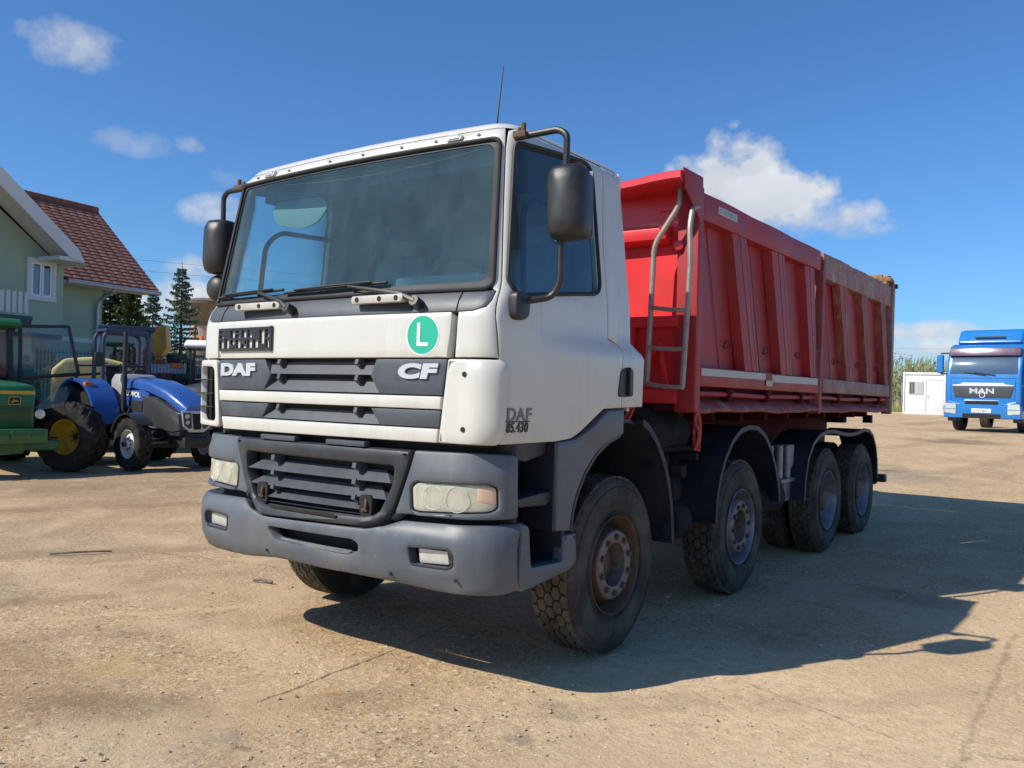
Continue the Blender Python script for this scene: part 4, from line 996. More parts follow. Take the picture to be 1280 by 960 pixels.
# bright cables and a cloth under the corner
cb = MB()
for k in range(3): cb.tube(roundpath([(1.0+.03*k, 1.95-.05*k, 1.72), (1.02, 2.0, 1.55), (.96-.02*k, 1.95, 1.38), (.9, 1.9, 1.15)], .1), .010, 6)
cb.build('cables', 'red_paint', T)
rg = MB(); rr_ = random.Random(3)
for k in range(7):
    x, y = 1.245+rr_.uniform(-.02, .02), 2.42+rr_.uniform(-.03, .05); z0 = 1.46
    pts = [(x, y, z0), (x+rr_.uniform(-.02, .02), y+rr_.uniform(-.03, .03), z0-.08), (x+rr_.uniform(-.02, .03), y+rr_.uniform(-.05, .05), z0-.16), (x+rr_.uniform(-.02, .02), y+rr_.uniform(-.04, .04), z0-.24-rr_.uniform(0, .05))]
    rg.tube(roundpath(pts, .05, 3), .012, 6, radii=None)
rag = rg.build('rag', 'cloth_red', None, bevel=0, smooth=60)
tag(rag, 'torn red rag hanging from the front lower corner of the dump body', 'rag')
# ------------------------------------------------------------------ ground
def hgt(x, y):
    d = math.hypot(x-3.683, y+3.181); right = sstep(-.75, -.30, math.atan2(x-3.683, y+3.181))
    return right*(.024*max(0, min(d, 34)-9.5)+.013*max(0, min(d, 140)-34)) + .0
def ground():
    rs = [0.3]; 
    while rs[-1] < 900: rs.append(rs[-1]*1.045+.012)
    NA = 240; vs = [(3.683, -3.181, 0)]; rng = np.random.RandomState(3)
    ph = rng.rand(14, 4)
    def bump(x, y):
        s = 0
        for k in range(14):
            f = .6*1.42**k; a = .0055/(1.30**k); s += a*math.sin(f*(x*math.cos(ph[k, 0]*6.28)+y*math.sin(ph[k, 0]*6.28))+ph[k, 1]*6.28)
        return s
    for r in rs:
        for i in range(NA):
            t = 2*PI*i/NA; x = 3.683+r*math.sin(t); y = -3.181+r*math.cos(t)
            # keep the truck's tyres exactly on the ground
            b = bump(x, y)*min(1, r/1.0)
            vs.append((x, y, hgt(x, y)+b-.004))
    fs = [(0, 1+i, 1+(i+1) % NA) for i in range(NA)]
    for k in range(len(rs)-1):
        for i in range(NA): a = 1+k*NA; fs.append((a+i, a+NA+i, a+NA+(i+1) % NA, a+(i+1) % NA))
    return MB().add(vs, fs)
gm = bpy.data.materials.new('yard_ground'); gm.use_nodes = True; nt = gm.node_tree; b = nt.nodes['Principled BSDF']
co = nt.nodes.new('ShaderNodeTexCoord').outputs['Object']
big = _noise(nt, .30, 6, .6, co, .5); mid = _noise(nt, 1.6, 9, .72, co, .3); fine = _noise(nt, 38, 8, .75, co); grit = _noise(nt, 150, 4, .75, co); trk = _noise(nt, .55, 7, .65, co, .3, (1.6, .35, 1))
c = _mix(nt, _ramp(nt, mid, .30, .70), (.42, .300, .172), (.66, .50, .305))
c = _mix(nt, _ramp(nt, big, .45, .68, 0, .7), c, (.60, .44, .27))
c = _mix(nt, _ramp(nt, trk, .50, .66, 0, .7), c, (.37, .265, .165))
c = _mix(nt, _ramp(nt, _noise(nt, 5.5, 8, .7, co, 1.0), .56, .70, 0, .5), c, (.20, .155, .115))
c = _mix(nt, _ramp(nt, fine, .30, .70, .0, 1.0), _mix(nt, 1.0, c, (.52, .49, .46), 'MULTIPLY'), _mix(nt, 1.0, c, (1.38, 1.38, 1.36), 'MULTIPLY'))
c = _mix(nt, _ramp(nt, _noise(nt, 13, 8, .8, co, .6), .52, .62, 0, .55), c, (.28, .21, .14))
c = _mix(nt, _ramp(nt, _noise(nt, 80, 5, .8, co), .58, .68, 0, .75), c, (.80, .72, .56))
vo = nt.nodes.new('ShaderNodeTexVoronoi'); vo.inputs['Scale'].default_value = 120; nt.links.new(co, vo.inputs['Vector'])
vs_ = nt.nodes.new('ShaderNodeSeparateColor'); nt.links.new(vo.outputs['Color'], vs_.inputs[0])
c = _mix(nt, _ramp(nt, vs_.outputs[0], .82, .88, 0, .42), c, (.84, .74, .54)); c = _mix(nt, _ramp(nt, vs_.outputs[1], .86, .90, 0, .5), c, (.25, .175, .105))
vo2 = nt.nodes.new('ShaderNodeTexVoronoi'); vo2.inputs['Scale'].default_value = 42; nt.links.new(co, vo2.inputs['Vector'])
vs2 = nt.nodes.new('ShaderNodeSeparateColor'); nt.links.new(vo2.outputs['Color'], vs2.inputs[0])
c = _mix(nt, _ramp(nt, vs2.outputs[0], .975, .98, 0, .65), c, (.17, .12, .08)); c = _mix(nt, _ramp(nt, vs2.outputs[1], .965, .975, 0, .45), c, (.88, .80, .62))
c = _mix(nt, _ramp(nt, grit, .60, .76, 0, .7), c, (.78, .70, .56))
c = _mix(nt, _ramp(nt, grit, .36, .24, 0, .6), c, (.13, .10, .075))
sep = nt.nodes.new('ShaderNodeSeparateXYZ'); nt.links.new(co, sep.inputs[0])
def gmath(op, a, b=None, c3=None, clamp=False):
    n = nt.nodes.new('ShaderNodeMath'); n.operation = op; n.use_clamp = clamp
    for i, v in enumerate((a, b, c3)):
        if v is None: continue
        if hasattr(v, 'is_output'): nt.links.new(v, n.inputs[i])
        else: n.inputs[i].default_value = v
    return n.outputs[0]
wx = gmath('ADD', sep.outputs[0], gmath('MULTIPLY', gmath('SUBTRACT', _noise(nt, 3.5, 6, .7, co), .5), .5))
wy = gmath('ADD', sep.outputs[1], gmath('MULTIPLY', gmath('SUBTRACT', _noise(nt, 3.5, 6, .7, co, .3), .5), .5))
def spot(cx, cy, rx, ry, amt, colr):
    global c
    a = gmath('DIVIDE', gmath('SUBTRACT', wx, cx), rx); d = gmath('DIVIDE', gmath('SUBTRACT', wy, cy), ry)
    r = gmath('ADD', gmath('MULTIPLY', a, a), gmath('MULTIPLY', d, d))
    f = _ramp(nt, r, .25, 1.5, amt, 0); f = gmath('MULTIPLY', f, _ramp(nt, _noise(nt, 12, 6, .7, co), .30, .58, .25, 1))
    c = _mix(nt, f, c, colr)
OIL = (.085, .07, .055); YEL = (.50, .36, .16); ORA = (.46, .25, .10); LGT = (.78, .63, .42); GRY = (.22, .20, .175)
for s_ in ((1.44, .40, .16, .12, .75, OIL), (1.52, .02, .09, .07, .85, OIL), (.33, -.45, .30, .22, .65, YEL), (-.78, -.58, .25, .18, .5, YEL), (.50, -.80, .09, .10, .9, GRY), (.62, -.86, .05, .05, .9, OIL), (.42, -.05, .07, .09, .6, ORA),
           (2.4, 1.0, 1.6, 1.4, .7, LGT), (.1, -1.0, .8, .35, .35, GRY), (3.2, 3.8, .9, 1.5, .5, LGT), (-.45, 25, 1.4, 1.2, .7, OIL), (-.3, 15.0, .5, .9, .75, OIL), (.4, 14.0, .9, 1.4, .6, GRY), (-.5, 31, 2.5, 1.0, .6, OIL), (-5.0, 1.0, 1.6, .7, .3, GRY), (-7.5, 2.6, 3.0, 1.6, .55, (.33, .235, .145)), (-3.6, 1.0, 2.2, .55, .35, (.36, .26, .165)), (-9.5, 5.5, 3.0, 3.5, .55, (.20, .155, .115)), (-1.2, -1.0, 1.3, .32, .6, (.30, .205, .12)), (-2.2, .4, 1.5, .25, .4, (.33, .235, .145)), (-3.0, 2.0, 2.0, .3, .4, (.33, .235, .145)), (.2, -1.25, .5, .25, .45, LGT), (-.3, .1, 1.0, .25, .4, LGT), (2.9, -.4, .7, .8, .45, LGT), (-3.4, -.2, .9, .3, .4, GRY), (2.2, 4.2, .5, .3, .4, OIL), (1.9, 2.6, .3, .5, .3, OIL)):
    spot(*s_)
def crack(x0, y0, x1, y1, w, amt=.7, colr=(.12, .095, .07)):
    global c
    dx, dy = x1-x0, y1-y0; L_ = math.hypot(dx, dy); dx /= L_; dy /= L_
    n = gmath('MULTIPLY', gmath('SUBTRACT', _noise(nt, 2.2, 8, .75, co), .5), .16)
    px_ = gmath('SUBTRACT', sep.outputs[0], x0); py_ = gmath('SUBTRACT', sep.outputs[1], y0)
    t_ = gmath('ADD', gmath('MULTIPLY', px_, dx), gmath('MULTIPLY', py_, dy)); d_ = gmath('ABSOLUTE', gmath('ADD', n, gmath('ADD', gmath('MULTIPLY', px_, -dy), gmath('MULTIPLY', py_, dx))))
    f = gmath('MULTIPLY', _ramp(nt, d_, w*.3, w, amt, 0), gmath('MULTIPLY', _ramp(nt, t_, 0, .08), _ramp(nt, t_, L_, L_-.1)))
    f = gmath('MULTIPLY', f, _ramp(nt, _noise(nt, 9, 5, .7, co), .38, .55, .1, 1))
    c = _mix(nt, f, c, colr)
trk_n = gmath('MULTIPLY', gmath('SUBTRACT', _noise(nt, .9, 5, .6, co), .5), .9); trk_m = _ramp(nt, _noise(nt, 2.6, 8, .75, co, .4, (1, 1, 1)), .36, .58, .15, 1)
def track(x0, y0, x1, y1, w, amt, colr):
    global c
    dx, dy = x1-x0, y1-y0; L_ = math.hypot(dx, dy); dx /= L_; dy /= L_
    px_ = gmath('SUBTRACT', sep.outputs[0], x0); py_ = gmath('SUBTRACT', sep.outputs[1], y0)
    t_ = gmath('ADD', gmath('MULTIPLY', px_, dx), gmath('MULTIPLY', py_, dy)); d_ = gmath('ABSOLUTE', gmath('ADD', trk_n, gmath('ADD', gmath('MULTIPLY', px_, -dy), gmath('MULTIPLY', py_, dx))))
    f = gmath('MULTIPLY', _ramp(nt, d_, w*.55, w, amt, 0), gmath('MULTIPLY', _ramp(nt, t_, 0, .6), _ramp(nt, t_, L_, L_-.6)))
    c = _mix(nt, gmath('MULTIPLY', f, trk_m), c, colr)
BRN = (.27, .19, .115); BRG = (.30, .225, .15)
for a_ in ((-3.2, -1.4, -1.9, 1.2, .16, .75, BRN), (-5.0, -.8, -3.0, 2.6, .22, .65, BRG), (-7.5, .2, -5.6, 4.6, .3, .7, BRN), (-1.9, -1.2, -.2, 1.9, .14, .55, BRG), (-.9, -1.5, .9, .2, .15, .6, BRN), (-4.5, 31, 0, 58, .8, .6, BRN), (-1.6, 20, 1.2, 34, .35, .6, BRN), (.6, 14, 3.2, 30, .3, .45, BRG),
           (1.2, .2, 3.4, 2.3, .16, .35, BRG), (-9.5, 1.0, -7.5, 6.5, .5, .6, BRN), (4.0, 2, 3.2, 14, .22, .4, BRG), (-2.6, -1.5, -1.1, 1.1, .07, .8, (.62, .47, .29)), (-4.2, -.8, -2.5, 2.2, .1, .7, (.62, .47, .29))): track(*a_)
smooth_ = _ramp(nt, _noise(nt, .8, 6, .6, co, .4), .50, .62, 0, .62)
c = _mix(nt, smooth_, c, _mix(nt, _ramp(nt, _noise(nt, 2.2, 7, .65, co), .3, .7), (.50, .375, .235), (.66, .52, .335)))
crack(.24, -.50, .138, .66, .014, .9); crack(.14, .60, .0, 1.4, .012, .7)
crack(3.13, .2, 3.09, 3.6, .025, .5, (.24, .185, .13)); crack(3.14, 1.1, 4.4, 1.7, .02, .45, (.24, .185, .13)); crack(-.9, 2.0, -3.6, 1.3, .02, .5); crack(2.0, 1.4, 2.9, 1.05, .012, .5)
c = _mix(nt, 1.0, c, (1.05, 1.0, .94), 'MULTIPLY')
nt.links.new(c, b.inputs['Base Color']); b.inputs['Roughness'].default_value = .95; b.inputs['Specular IOR Level'].default_value = .15
bn = nt.nodes.new('ShaderNodeBump'); bn.inputs['Strength'].default_value = .8; bn.inputs['Distance'].default_value = .014
hh = gmath('ADD', gmath('MULTIPLY', fine, 1.0), gmath('ADD', gmath('MULTIPLY', grit, .45), gmath('MULTIPLY', _noise(nt, 9, 6, .7, co), 1.2)))
nt.links.new(hh, bn.inputs['Height']); nt.links.new(bn.outputs[0], b.inputs['Normal'])
g = ground().build('ground', gm, None, smooth=0, merge=False); tag(g, kind='structure')
g.data.polygons.foreach_set('use_smooth', [True]*len(g.data.polygons))
# loose stones
M('stone', (.46, .38, .27), .9, var=.45, vs=9); M('stone_dark', (.17, .14, .11), .9, var=.4, vs=9)
def stones(n, seed, r0, r1, rng, mat, name, smin, smax):
    R_ = random.Random(seed); mb = MB()
    for _ in range(n):
        d = r0*(r1/r0)**R_.random(); t = R_.uniform(*rng); x = 3.683+d*math.sin(t); y = -3.181+d*math.cos(t); s = R_.uniform(smin, smax)*(1+R_.random()**4*1.6)
        o = []
        for q in ((1, 0, 0), (-1, 0, 0), (0, 1, 0), (0, -1, 0), (0, 0, .8), (.6, .6, .45), (-.6, .6, .4), (-.6, -.6, .45), (.6, -.6, .4)):
            o.append((x+q[0]*s*R_.uniform(.6, 1.2), y+q[1]*s*R_.uniform(.6, 1.2), hgt(x, y)-.004+q[2]*s*R_.uniform(.5, 1.0)))
        mb.add(o, [(4, 0, 5), (4, 5, 2), (4, 2, 6), (4, 6, 1), (4, 1, 7), (4, 7, 3), (4, 3, 8), (4, 8, 0), (0, 2, 5), (2, 1, 6), (1, 3, 7), (3, 0, 8)])
    tag(mb.build(name, mat, None, smooth=0, merge=False), kind='stuff', label='loose small stones scattered over the dirt yard', cat='gravel')
stones(9000, 1, 2.2, 22, (-1.35, .05), 'stone', 'gravel', .002, .006)
stones(700, 2, 2.2, 22, (-1.35, .05), 'stone_dark', 'gravel', .002, .007)
sk = MB().tube([(-1.90, 1.15, .012), (-1.83, 1.18, .02), (-1.74, 1.205, .01)], .012, 6).build('stick', 'stone_dark', None); tag(sk, 'short dark stick lying on the dirt in front of the truck', 'stick')
sk = MB().tube([(-4.05, .62, .01), (-3.95, .75, .02), (-3.84, .93, .02), (-3.80, 1.05, .01)], .009, 6).build('stick', 'stone_dark', None); tag(sk, 'longer thin twig lying on the dirt towards the tractors', 'stick')

# ------------------------------------------------------------------ house
M('green_render', (.35, .455, .335), .85, var=.06, vs=.8, bump=.2, bs=40, dirt=((.33, .41, .33), .4, .7))
M('white_trim', (.62, .64, .64), .6, var=.05); M('pvc_white', (.74, .75, .76), .4, var=.03); M('zinc', (.42, .44, .46), .45, metal=.4, var=.1)
M('green_dark', (.03, .075, .055), .5); M('curtain', (.46, .48, .50), .9, var=.15, vs=6)
M('red_tile', (.20, .082, .058), .8, var=.3, vs=2.2, dirt=((.30, .15, .10), .5, 3), bump=.2, bs=40)
GLASS('house_glass', (.35, .40, .42), dust_veil=.05, veil_col=(.2, .22, .24), base=.14)
HD = rad(-10); he1 = Vector((math.sin(HD), math.cos(HD), 0)); hn = Vector((math.cos(HD), -math.sin(HD), 0))
HP = Vector((3.683, -3.181, 0)); hd_ = Vector((-.989, .5416, 0)).normalized(); HP = HP+Vector((-.8784, .4779, 0)).normalized()*28
house = empty('house', (HP.x, HP.y, 0), 0, 'pale green two storey house with red tiled roof at the left edge', 'house')
# local frame: X = outward normal, Y = along the ridge
house.rotation_euler = (0, 0, math.atan2(hn.y, hn.x))
w = MB(); w.box((-2.9, -4.6, 2.25), (5.8, 9.2, 4.5)); w.prism([(-5.8, 4.5), (0, 4.5), (-2.9, 7.0)], 1, -9.2, -.01)
w.build('wall', 'green_render', house)
gw = MB(); gw.prism([(-9.0, 0), (-2.02, 0), (-2.02, 4.55), (-5.5, 7.0), (-9.0, 4.55)], 0, -2.5, 1.0); gw.build('gable_wall', 'green_render', house)
b_ = MB(); b_.box((.012, -1.0, 2.74), (.03, 2.0, .13)); b_.build('floor_band', 'white_trim', house)
def tiled(name, a, b, c_, d_, parent, courses=24, th=.032):
    # a-b lower edge, d-c upper edge; stepped courses
    a, b, c_, d_ = map(Vector, (a, b, c_, d_)); mb = MB(); n_ = (b-a).cross(d_-a).normalized()
    if n_.z < 0: n_ = -n_
    for i in range(courses):
        f0 = i/courses; f1 = (i+1)/courses
        p0 = a.lerp(d_, f0); p1 = b.lerp(c_, f0); p2 = b.lerp(c_, f1); p3 = a.lerp(d_, f1)
        m_ = max(6, int((p1-p0).length/.32)); vs = []
        for j in range(m_*4+1):
            t = j/(m_*4); wv = .018*abs(math.sin(PI*t*m_))
            lo = p0.lerp(p1, t); hi = p3.lerp(p2, t)
            vs += [lo+n_*(th+wv), hi+n_*(.008+wv), lo+n_*.0]
        mb.add(vs, [(j*3, j*3+3, j*3+4, j*3+1) for j in range(m_*4)]+[(j*3+2, j*3+5, j*3+3, j*3) for j in range(m_*4)])
    mb.add([a-n_*.06, b-n_*.06, c_-n_*.06, d_-n_*.06], [(0, 1, 2, 3)])
    return mb.build(name, 'red_tile', parent, smooth=0, merge=False)
rf = tiled('roof', (.75, -9.6, 4.38), (.75, 1.38, 4.38), (-2.9, 2.0, 7.2), (-2.9, -9.6, 7.2), house)
tiled('roof', (-6.5, 1.38, 4.38), (-6.5, -9.6, 4.38), (-2.9, -9.6, 7.2), (-2.9, 2.0, 7.2), house)
MB().tube([(-2.9, -9.6, 7.24), (-2.9, 2.0, 7.24)], .11, 8).build('ridge_tiles', 'red_tile', rf)
MB().prism([(-6.4, 4.36), (.72, 4.36), (-2.9, 7.12)], 1, 1.25, 1.33).build('verge_board', 'white_trim', house)
MB().box((.40, -4.1, 4.29), (.70, 10.9, .05)).build('soffit', 'white_trim', house)
# gable wing roof (apex left of the picture)
tiled('roof', (-3.0, -2.16, 4.76), (1.9, -2.16, 4.76), (1.9, -5.6, 7.50), (-3.0, -5.6, 7.50), house, 20)
tiled('roof', (1.9, -9.3, 4.62), (-3.0, -9.3, 4.62), (-3.0, -5.5, 7.42), (1.9, -5.5, 7.42), house, 12)
bb = MB(); bb.prism([(-2.10, 4.66), (-2.26, 4.98), (-5.7, 7.62), (-9.2, 4.86), (-9.4, 4.50), (-8.9, 4.62), (-5.7, 7.16), (-2.5, 4.74)], 0, 1.86, 1.93); bb.build('barge_board', 'white_trim', house)
sf = MB()
for s0, s1 in (((-1.75, 4.55), (-5.5, 7.25)),):
    sf.add([(1.0, s0[0]-.3, s0[1]+.04), (1.88, s0[0]-.3, s0[1]+.04), (1.88, s1[0], s1[1]-.1), (1.0, s1[0], s1[1]-.1)], [(0, 1, 2, 3)])
sf.box((1.44, -2.45, 4.72), (.9, .70, .10)); sf.build('gable_soffit', 'white_trim', house)
def hwindow(y0, y1, z0, z1, x, curtain=True):
    f = MB(); t = .11
    f.box((x+.02, (y0+y1)/2, z1+t/2), (.07, y1-y0+2*t, t)); f.box((x+.02, (y0+y1)/2, z0-t/2), (.09, y1-y0+2*t+.06, t)); f.box((x+.02, y0-t/2, (z0+z1)/2), (.07, t, z1-z0)); f.box((x+.02, y1+t/2, (z0+z1)/2), (.07, t, z1-z0))
    fo = f.build('window', 'white_trim', house)
    q = MB(); w_ = .05; ym = (y0+y1)/2
    for a, b__ in ((y0, ym), (ym, y1)):
        q.box((x+.02, (a+b__)/2, z1-w_/2), (.05, b__-a-.012, w_)); q.box((x+.02, (a+b__)/2, z0+w_/2), (.05, b__-a-.012, w_)); q.box((x+.02, a+w_/2+.006, (z0+z1)/2), (.05, w_, z1-z0-2*w_)); q.box((x+.02, b__-w_/2-.006, (z0+z1)/2), (.05, w_, z1-z0-2*w_))
    q.build('sash', 'pvc_white', fo)
    MB().box((x+.022, ym, (z0+z1)/2), (.008, y1-y0-.04, z1-z0-.04)).build('pane', 'house_glass', fo)
    MB().box((x+.008, ym-.02, (z0+z1)/2), (.004, (y1-y0)*.93, (z1-z0)*.97)).build('curtain', 'curtain', fo)
hwindow(-2.97, -2.38, 3.74, 4.62, 1.0); hwindow(-1.72, -.90, 1.15, 2.02, 0.0); hwindow(-5.8, -4.6, 3.5, 4.66, 1.0)
gt_ = MB(); gt_.tube([(.80, -1.75, 4.30), (.80, 1.40, 4.30)], .065, 8); gt_.tube(roundpath([(.76, -.22, 4.28), (.70, -.22, 4.15), (.12, -.22, 3.95), (.08, -.22, 3.7), (.08, -.22, .2)], .12), .05, 8); gt_.build('gutter', 'zinc', house)
bl = MB(); bl.box((2.1, -5.75, 3.02), (1.2, 3.4, .10))
blo = bl.build('balcony', 'green_dark', house)
bl = MB()
for i in range(22): bl.box((2.66, -7.35+.15*i, 3.38), (.03, .085, .50))
bl.build('balcony_slats', 'white_trim', blo)
bl = MB(); bl.box((2.1, -5.75, 2.91), (1.18, 3.36, .12)); bl.box((1.05, -3.4, 2.72), (.12, 2.6, .10)); bl.build('balcony_fascia', 'dark_plastic', blo)

# ------------------------------------------------------------------ conifers behind the fence
M('bark', (.09, .065, .05), .9, var=.3, vs=6)
def leafmat(name, a, bcol):
    m = bpy.data.materials.new(name); m.use_nodes = True; nt_ = m.node_tree; b2 = nt_.nodes['Principled BSDF']
    co_ = nt_.nodes.new('ShaderNodeTexCoord').outputs['Object']
    c_ = _mix(nt_, _ramp(nt_, _noise(nt_, 1.2, 5, .7, co_), .35, .65), a, bcol); c_ = _mix(nt_, _ramp(nt_, _noise(nt_, 11, 3, .7, co_), .35, .65, 0, .5), c_, tuple(min(1, q*1.6) for q in bcol))
    nt_.links.new(c_, b2.inputs['Base Color']); b2.inputs['Roughness'].default_value = .75; b2.inputs['Specular IOR Level'].default_value = .2
    MATS[name] = m
leafmat('spruce_needles', (.05, .085, .035), (.13, .17, .06)); leafmat('spruce_blue', (.08, .125, .09), (.15, .20, .13)); leafmat('bush_leaves', (.09, .125, .045), (.19, .22, .09)); leafmat('reed_leaves', (.17, .18, .08), (.24, .23, .12))
def conifer(name, x, y, z0, h, r, seed, mat, label, dens=1.0):
    R_ = random.Random(seed); t = empty(name, (x, y, z0), 0, label, 'conifer', 'conifers behind the yard fence')
    MB().tube([(0, 0, 0), (.03, 0, h*.5), (0, 0, h)], .1, 8, radii=[h*.018, h*.010, .01]).build('trunk', 'bark', t)
    f = MB(); z = h*.06; k = 0
    br = MB()
    while z < h*.985:
        u_ = 1-z/h; L_ = r*(u_**.85)*R_.uniform(.75, 1.15)+.06; nb = max(4, int((7+6*u_)*dens)); off_ = R_.random()*6
        for i in range(nb):
            a_ = off_+2*PI*i/nb+R_.uniform(-.25, .25); l = L_*R_.uniform(.65, 1.15); d = Vector((math.cos(a_), math.sin(a_), 0)); up_ = R_.uniform(-.15, .30)*(1 if u_ > .4 else 2)
            sd = Vector((-d.y, d.x, 0)); seg_ = max(4, int(l/.13))
            for j in range(1, seg_+1):
                q = j/seg_; p = d*(l*q)+Vector((0, 0, z+up_*l*q-.32*l*q*q+.22*l*q**4)); wd = .26*l*(1-q)**.7*min(1, q*4)+.05
                for s_ in (-1, 1):
                    for v_ in range(2):
                        e = p+sd*(s_*wd*R_.uniform(.7, 1.2))+d*R_.uniform(.02, .12)+Vector((0, 0, R_.uniform(-.16, .03)))
                        b2 = p+d*.10+Vector((0, 0, R_.uniform(-.02, .06)))
                        f.add([p, e, b2], [(0, 1, 2)])
                e = p+Vector((0, 0, -R_.uniform(.05, .16)))+sd*R_.uniform(-.06, .06)
                f.add([p-d*.05, e, p+d*.09], [(0, 1, 2)])
            br.tube([(0, 0, z), d*l*.5+Vector((0, 0, z+up_*l*.5-.08*l)), d*l+Vector((0, 0, z+up_*l-.1*l))], .01, 3, radii=[.02, .012, .004])
        z += (.16+.16*u_)*R_.uniform(.8, 1.2)*max(.6, h/9)
    f.tube([(0, 0, h*.94), (0, 0, h*1.03)], .02, 4, radii=[.03, .008])
    f.build('crown', mat, t, smooth=0, merge=False); br.build('branches', 'bark', t, smooth=0, merge=False)
conifer('spruce_tree', -29.7, 15.3, 0, 6.9, 2.5, 11, 'spruce_needles', 'dark dense spruce right beside the green house corner', 1.5)
conifer('spruce_tree', -28.6, 15.6, 0, 5.7, 1.45, 12, 'spruce_needles', 'broad sunlit spruce second from the house', 1.1)
conifer('spruce_tree', -32.2, 18.7, 0, 5.9, 1.35, 13, 'spruce_blue', 'slim small spruce in the middle of the row', .6)
conifer('spruce_tree', -29.7, 18.5, 0, 6.7, 1.6, 14, 'spruce_blue', 'tall pointed spruce beside the concrete hopper', .65)

# ------------------------------------------------------------------ fence, hopper tower, machines behind
M('fence_wire', (.05, .055, .055), .6, metal=.3); M('concrete_brown', (.17, .13, .10), .9, var=.25, vs=.9, streak=((.10, .075, .06), .6, 3)); M('concrete_pink', (.42, .30, .25), .9, var=.2, vs=.8, streak=((.3, .2, .16), .5, 3))
def fence(name, a, b_, h, label, step=2.5, pitch=.07, group=None):
    a = Vector(a); b_ = Vector(b_); L_ = (b_-a).length; n_ = int(L_/step); root = empty(name, a, 0, label, 'fence', group); d = (b_-a)/n_
    wm = MB()
    for i in range(n_+1):
        p = d*i; MB().box((p.x, p.y, p.z+h/2), (.06, .06, h)).build('post', 'galv', root)
    k = int(L_/pitch); dd__ = (b_-a)/k
    for i in range(k): p = dd__*i; wm.box((p.x, p.y, p.z+h/2), (.010, .010, h*.97))
    for z in (.1, h*.35, h*.65, h*.95): wm.bar(Vector((0, 0, z)), (b_-a)+Vector((0, 0, z)), .014)
    wm.build('wire_panel', 'fence_wire', root, smooth=0, merge=False)
fence('mesh_fence', (-19.6, 7.4, 0), (-14.9, 15.6, 0), 2.42, 'tall wire mesh fence behind the tractors and below the spruces', 2.3, .085)
tw = empty('hopper_tower', (-45.8, 30.8, 0), 0, 'brown concrete funnel shaped tower on a pink column behind the spruces', 'tower')
MB().lathe([(4.0, .95), (5.0, .98), (5.62, 1.0), (5.72, 1.35), (6.75, 2.15), (6.95, 2.15), (7.0, 2.0), (7.25, .55), (7.28, 1e-3)], axis=2, n=28).build('funnel', 'concrete_brown', tw)
c1 = MB().lathe([(0, 1.08), (5.4, 1.02)], axis=2, n=24).build('column', 'concrete_pink', tw)
for i in range(5): MB().bar((1.09*math.cos(i*1.25), 1.09*math.sin(i*1.25), 0), (1.06*math.cos(i*1.25), 1.06*math.sin(i*1.25), 5.5), .07).build('column_rib', 'rust', tw)
# bushes at the foot of the fence, dark masses behind
def bush(name, x, y, z, rx, ry, h, n, size, mat, label, group=None, cat='bush', seed=1, spiky=0):
    R_ = random.Random(seed); t = empty(name, (x, y, z), 0, label, cat, group); f = MB(); cl_ = [(R_.uniform(-1, 1)*rx*.8, R_.uniform(-1, 1)*ry*.8, R_.uniform(.15, .85)*h, R_.uniform(.18, .4)) for _ in range(int(8+rx*4))]
    for _ in range(n):
        c_ = R_.choice(cl_); a_, b2 = R_.uniform(0, 2*PI), math.acos(R_.uniform(-1, 1)); rr = c_[3]*h*R_.random()**.4
        p = Vector((c_[0]+rr*math.sin(b2)*math.cos(a_), c_[1]+rr*math.sin(b2)*math.sin(a_), max(.02, c_[2]+rr*math.cos(b2)))); s_ = size*R_.uniform(.6, 1.3)
        v1 = Vector((R_.uniform(-1, 1), R_.uniform(-1, 1), R_.uniform(-.6, 1))).normalized()*s_; v2 = Vector((R_.uniform(-1, 1), R_.uniform(-1, 1), R_.uniform(-1, 1))).normalized()*s_*.6
        if spiky: v1 = Vector((R_.uniform(-.3, .3), R_.uniform(-.3, .3), 1))*s_*2.4; v2 *= .25
        f.add([p, p+v1+v2*.4, p+v1*.5+v2], [(0, 1, 2)])
    f.build('foliage', mat, t, smooth=0, merge=False)
    st_ = MB()
    for c_ in cl_[:10]: st_.tube([(c_[0]*.4, c_[1]*.4, 0), (c_[0], c_[1], c_[2])], .02, 4, radii=[.03, .008])
    st_.build('stems', 'bark', t, smooth=0, merge=False)
# ------------------------------------------------------------------ tractors
M('tractor_green', (.018, .145, .04), .35, var=.12, coat=.3, dirt=((.08, .10, .05), .35, 4)); M('tractor_yellow', (.62, .42, .03), .45, var=.1, dirt=((.2, .14, .05), .5, 6)); M('tractor_blue', (.02, .085, .32), .3, var=.08, coat=.5, dirt=((.10, .12, .2), .2, 4))
M('navy_frame', (.03, .045, .09), .4, var=.1); M('bonnet_black', (.05, .052, .055), .4, var=.1, coat=.2); M('silver_trim', (.50, .50, .49), .35, metal=.3, var=.08); M('white_rim', (.66, .66, .64), .5, var=.1, dirt=((.25, .2, .15), .4, 10)); M('orange_lamp', (.70, .16, .03), .35, emit=0); M('tractor_dark', (.020, .021, .022), .6, var=.3, vs=4); M('cream_yellow', (.70, .55, .22), .6, var=.1, dirt=((.35, .25, .12), .5, 3)); M('excavator_orange', (.62, .33, .07), .5, var=.12, dirt=((.25, .15, .06), .5, 3)); M('soft_white', (.70, .71, .70), .5, var=.05); M('hose_black', (.02, .02, .02), .5)
M('mud_tyre', (.018, .017, .016), .85, var=.3, vs=4, dirt=((.10, .08, .06), .5, 5), spec=.2)
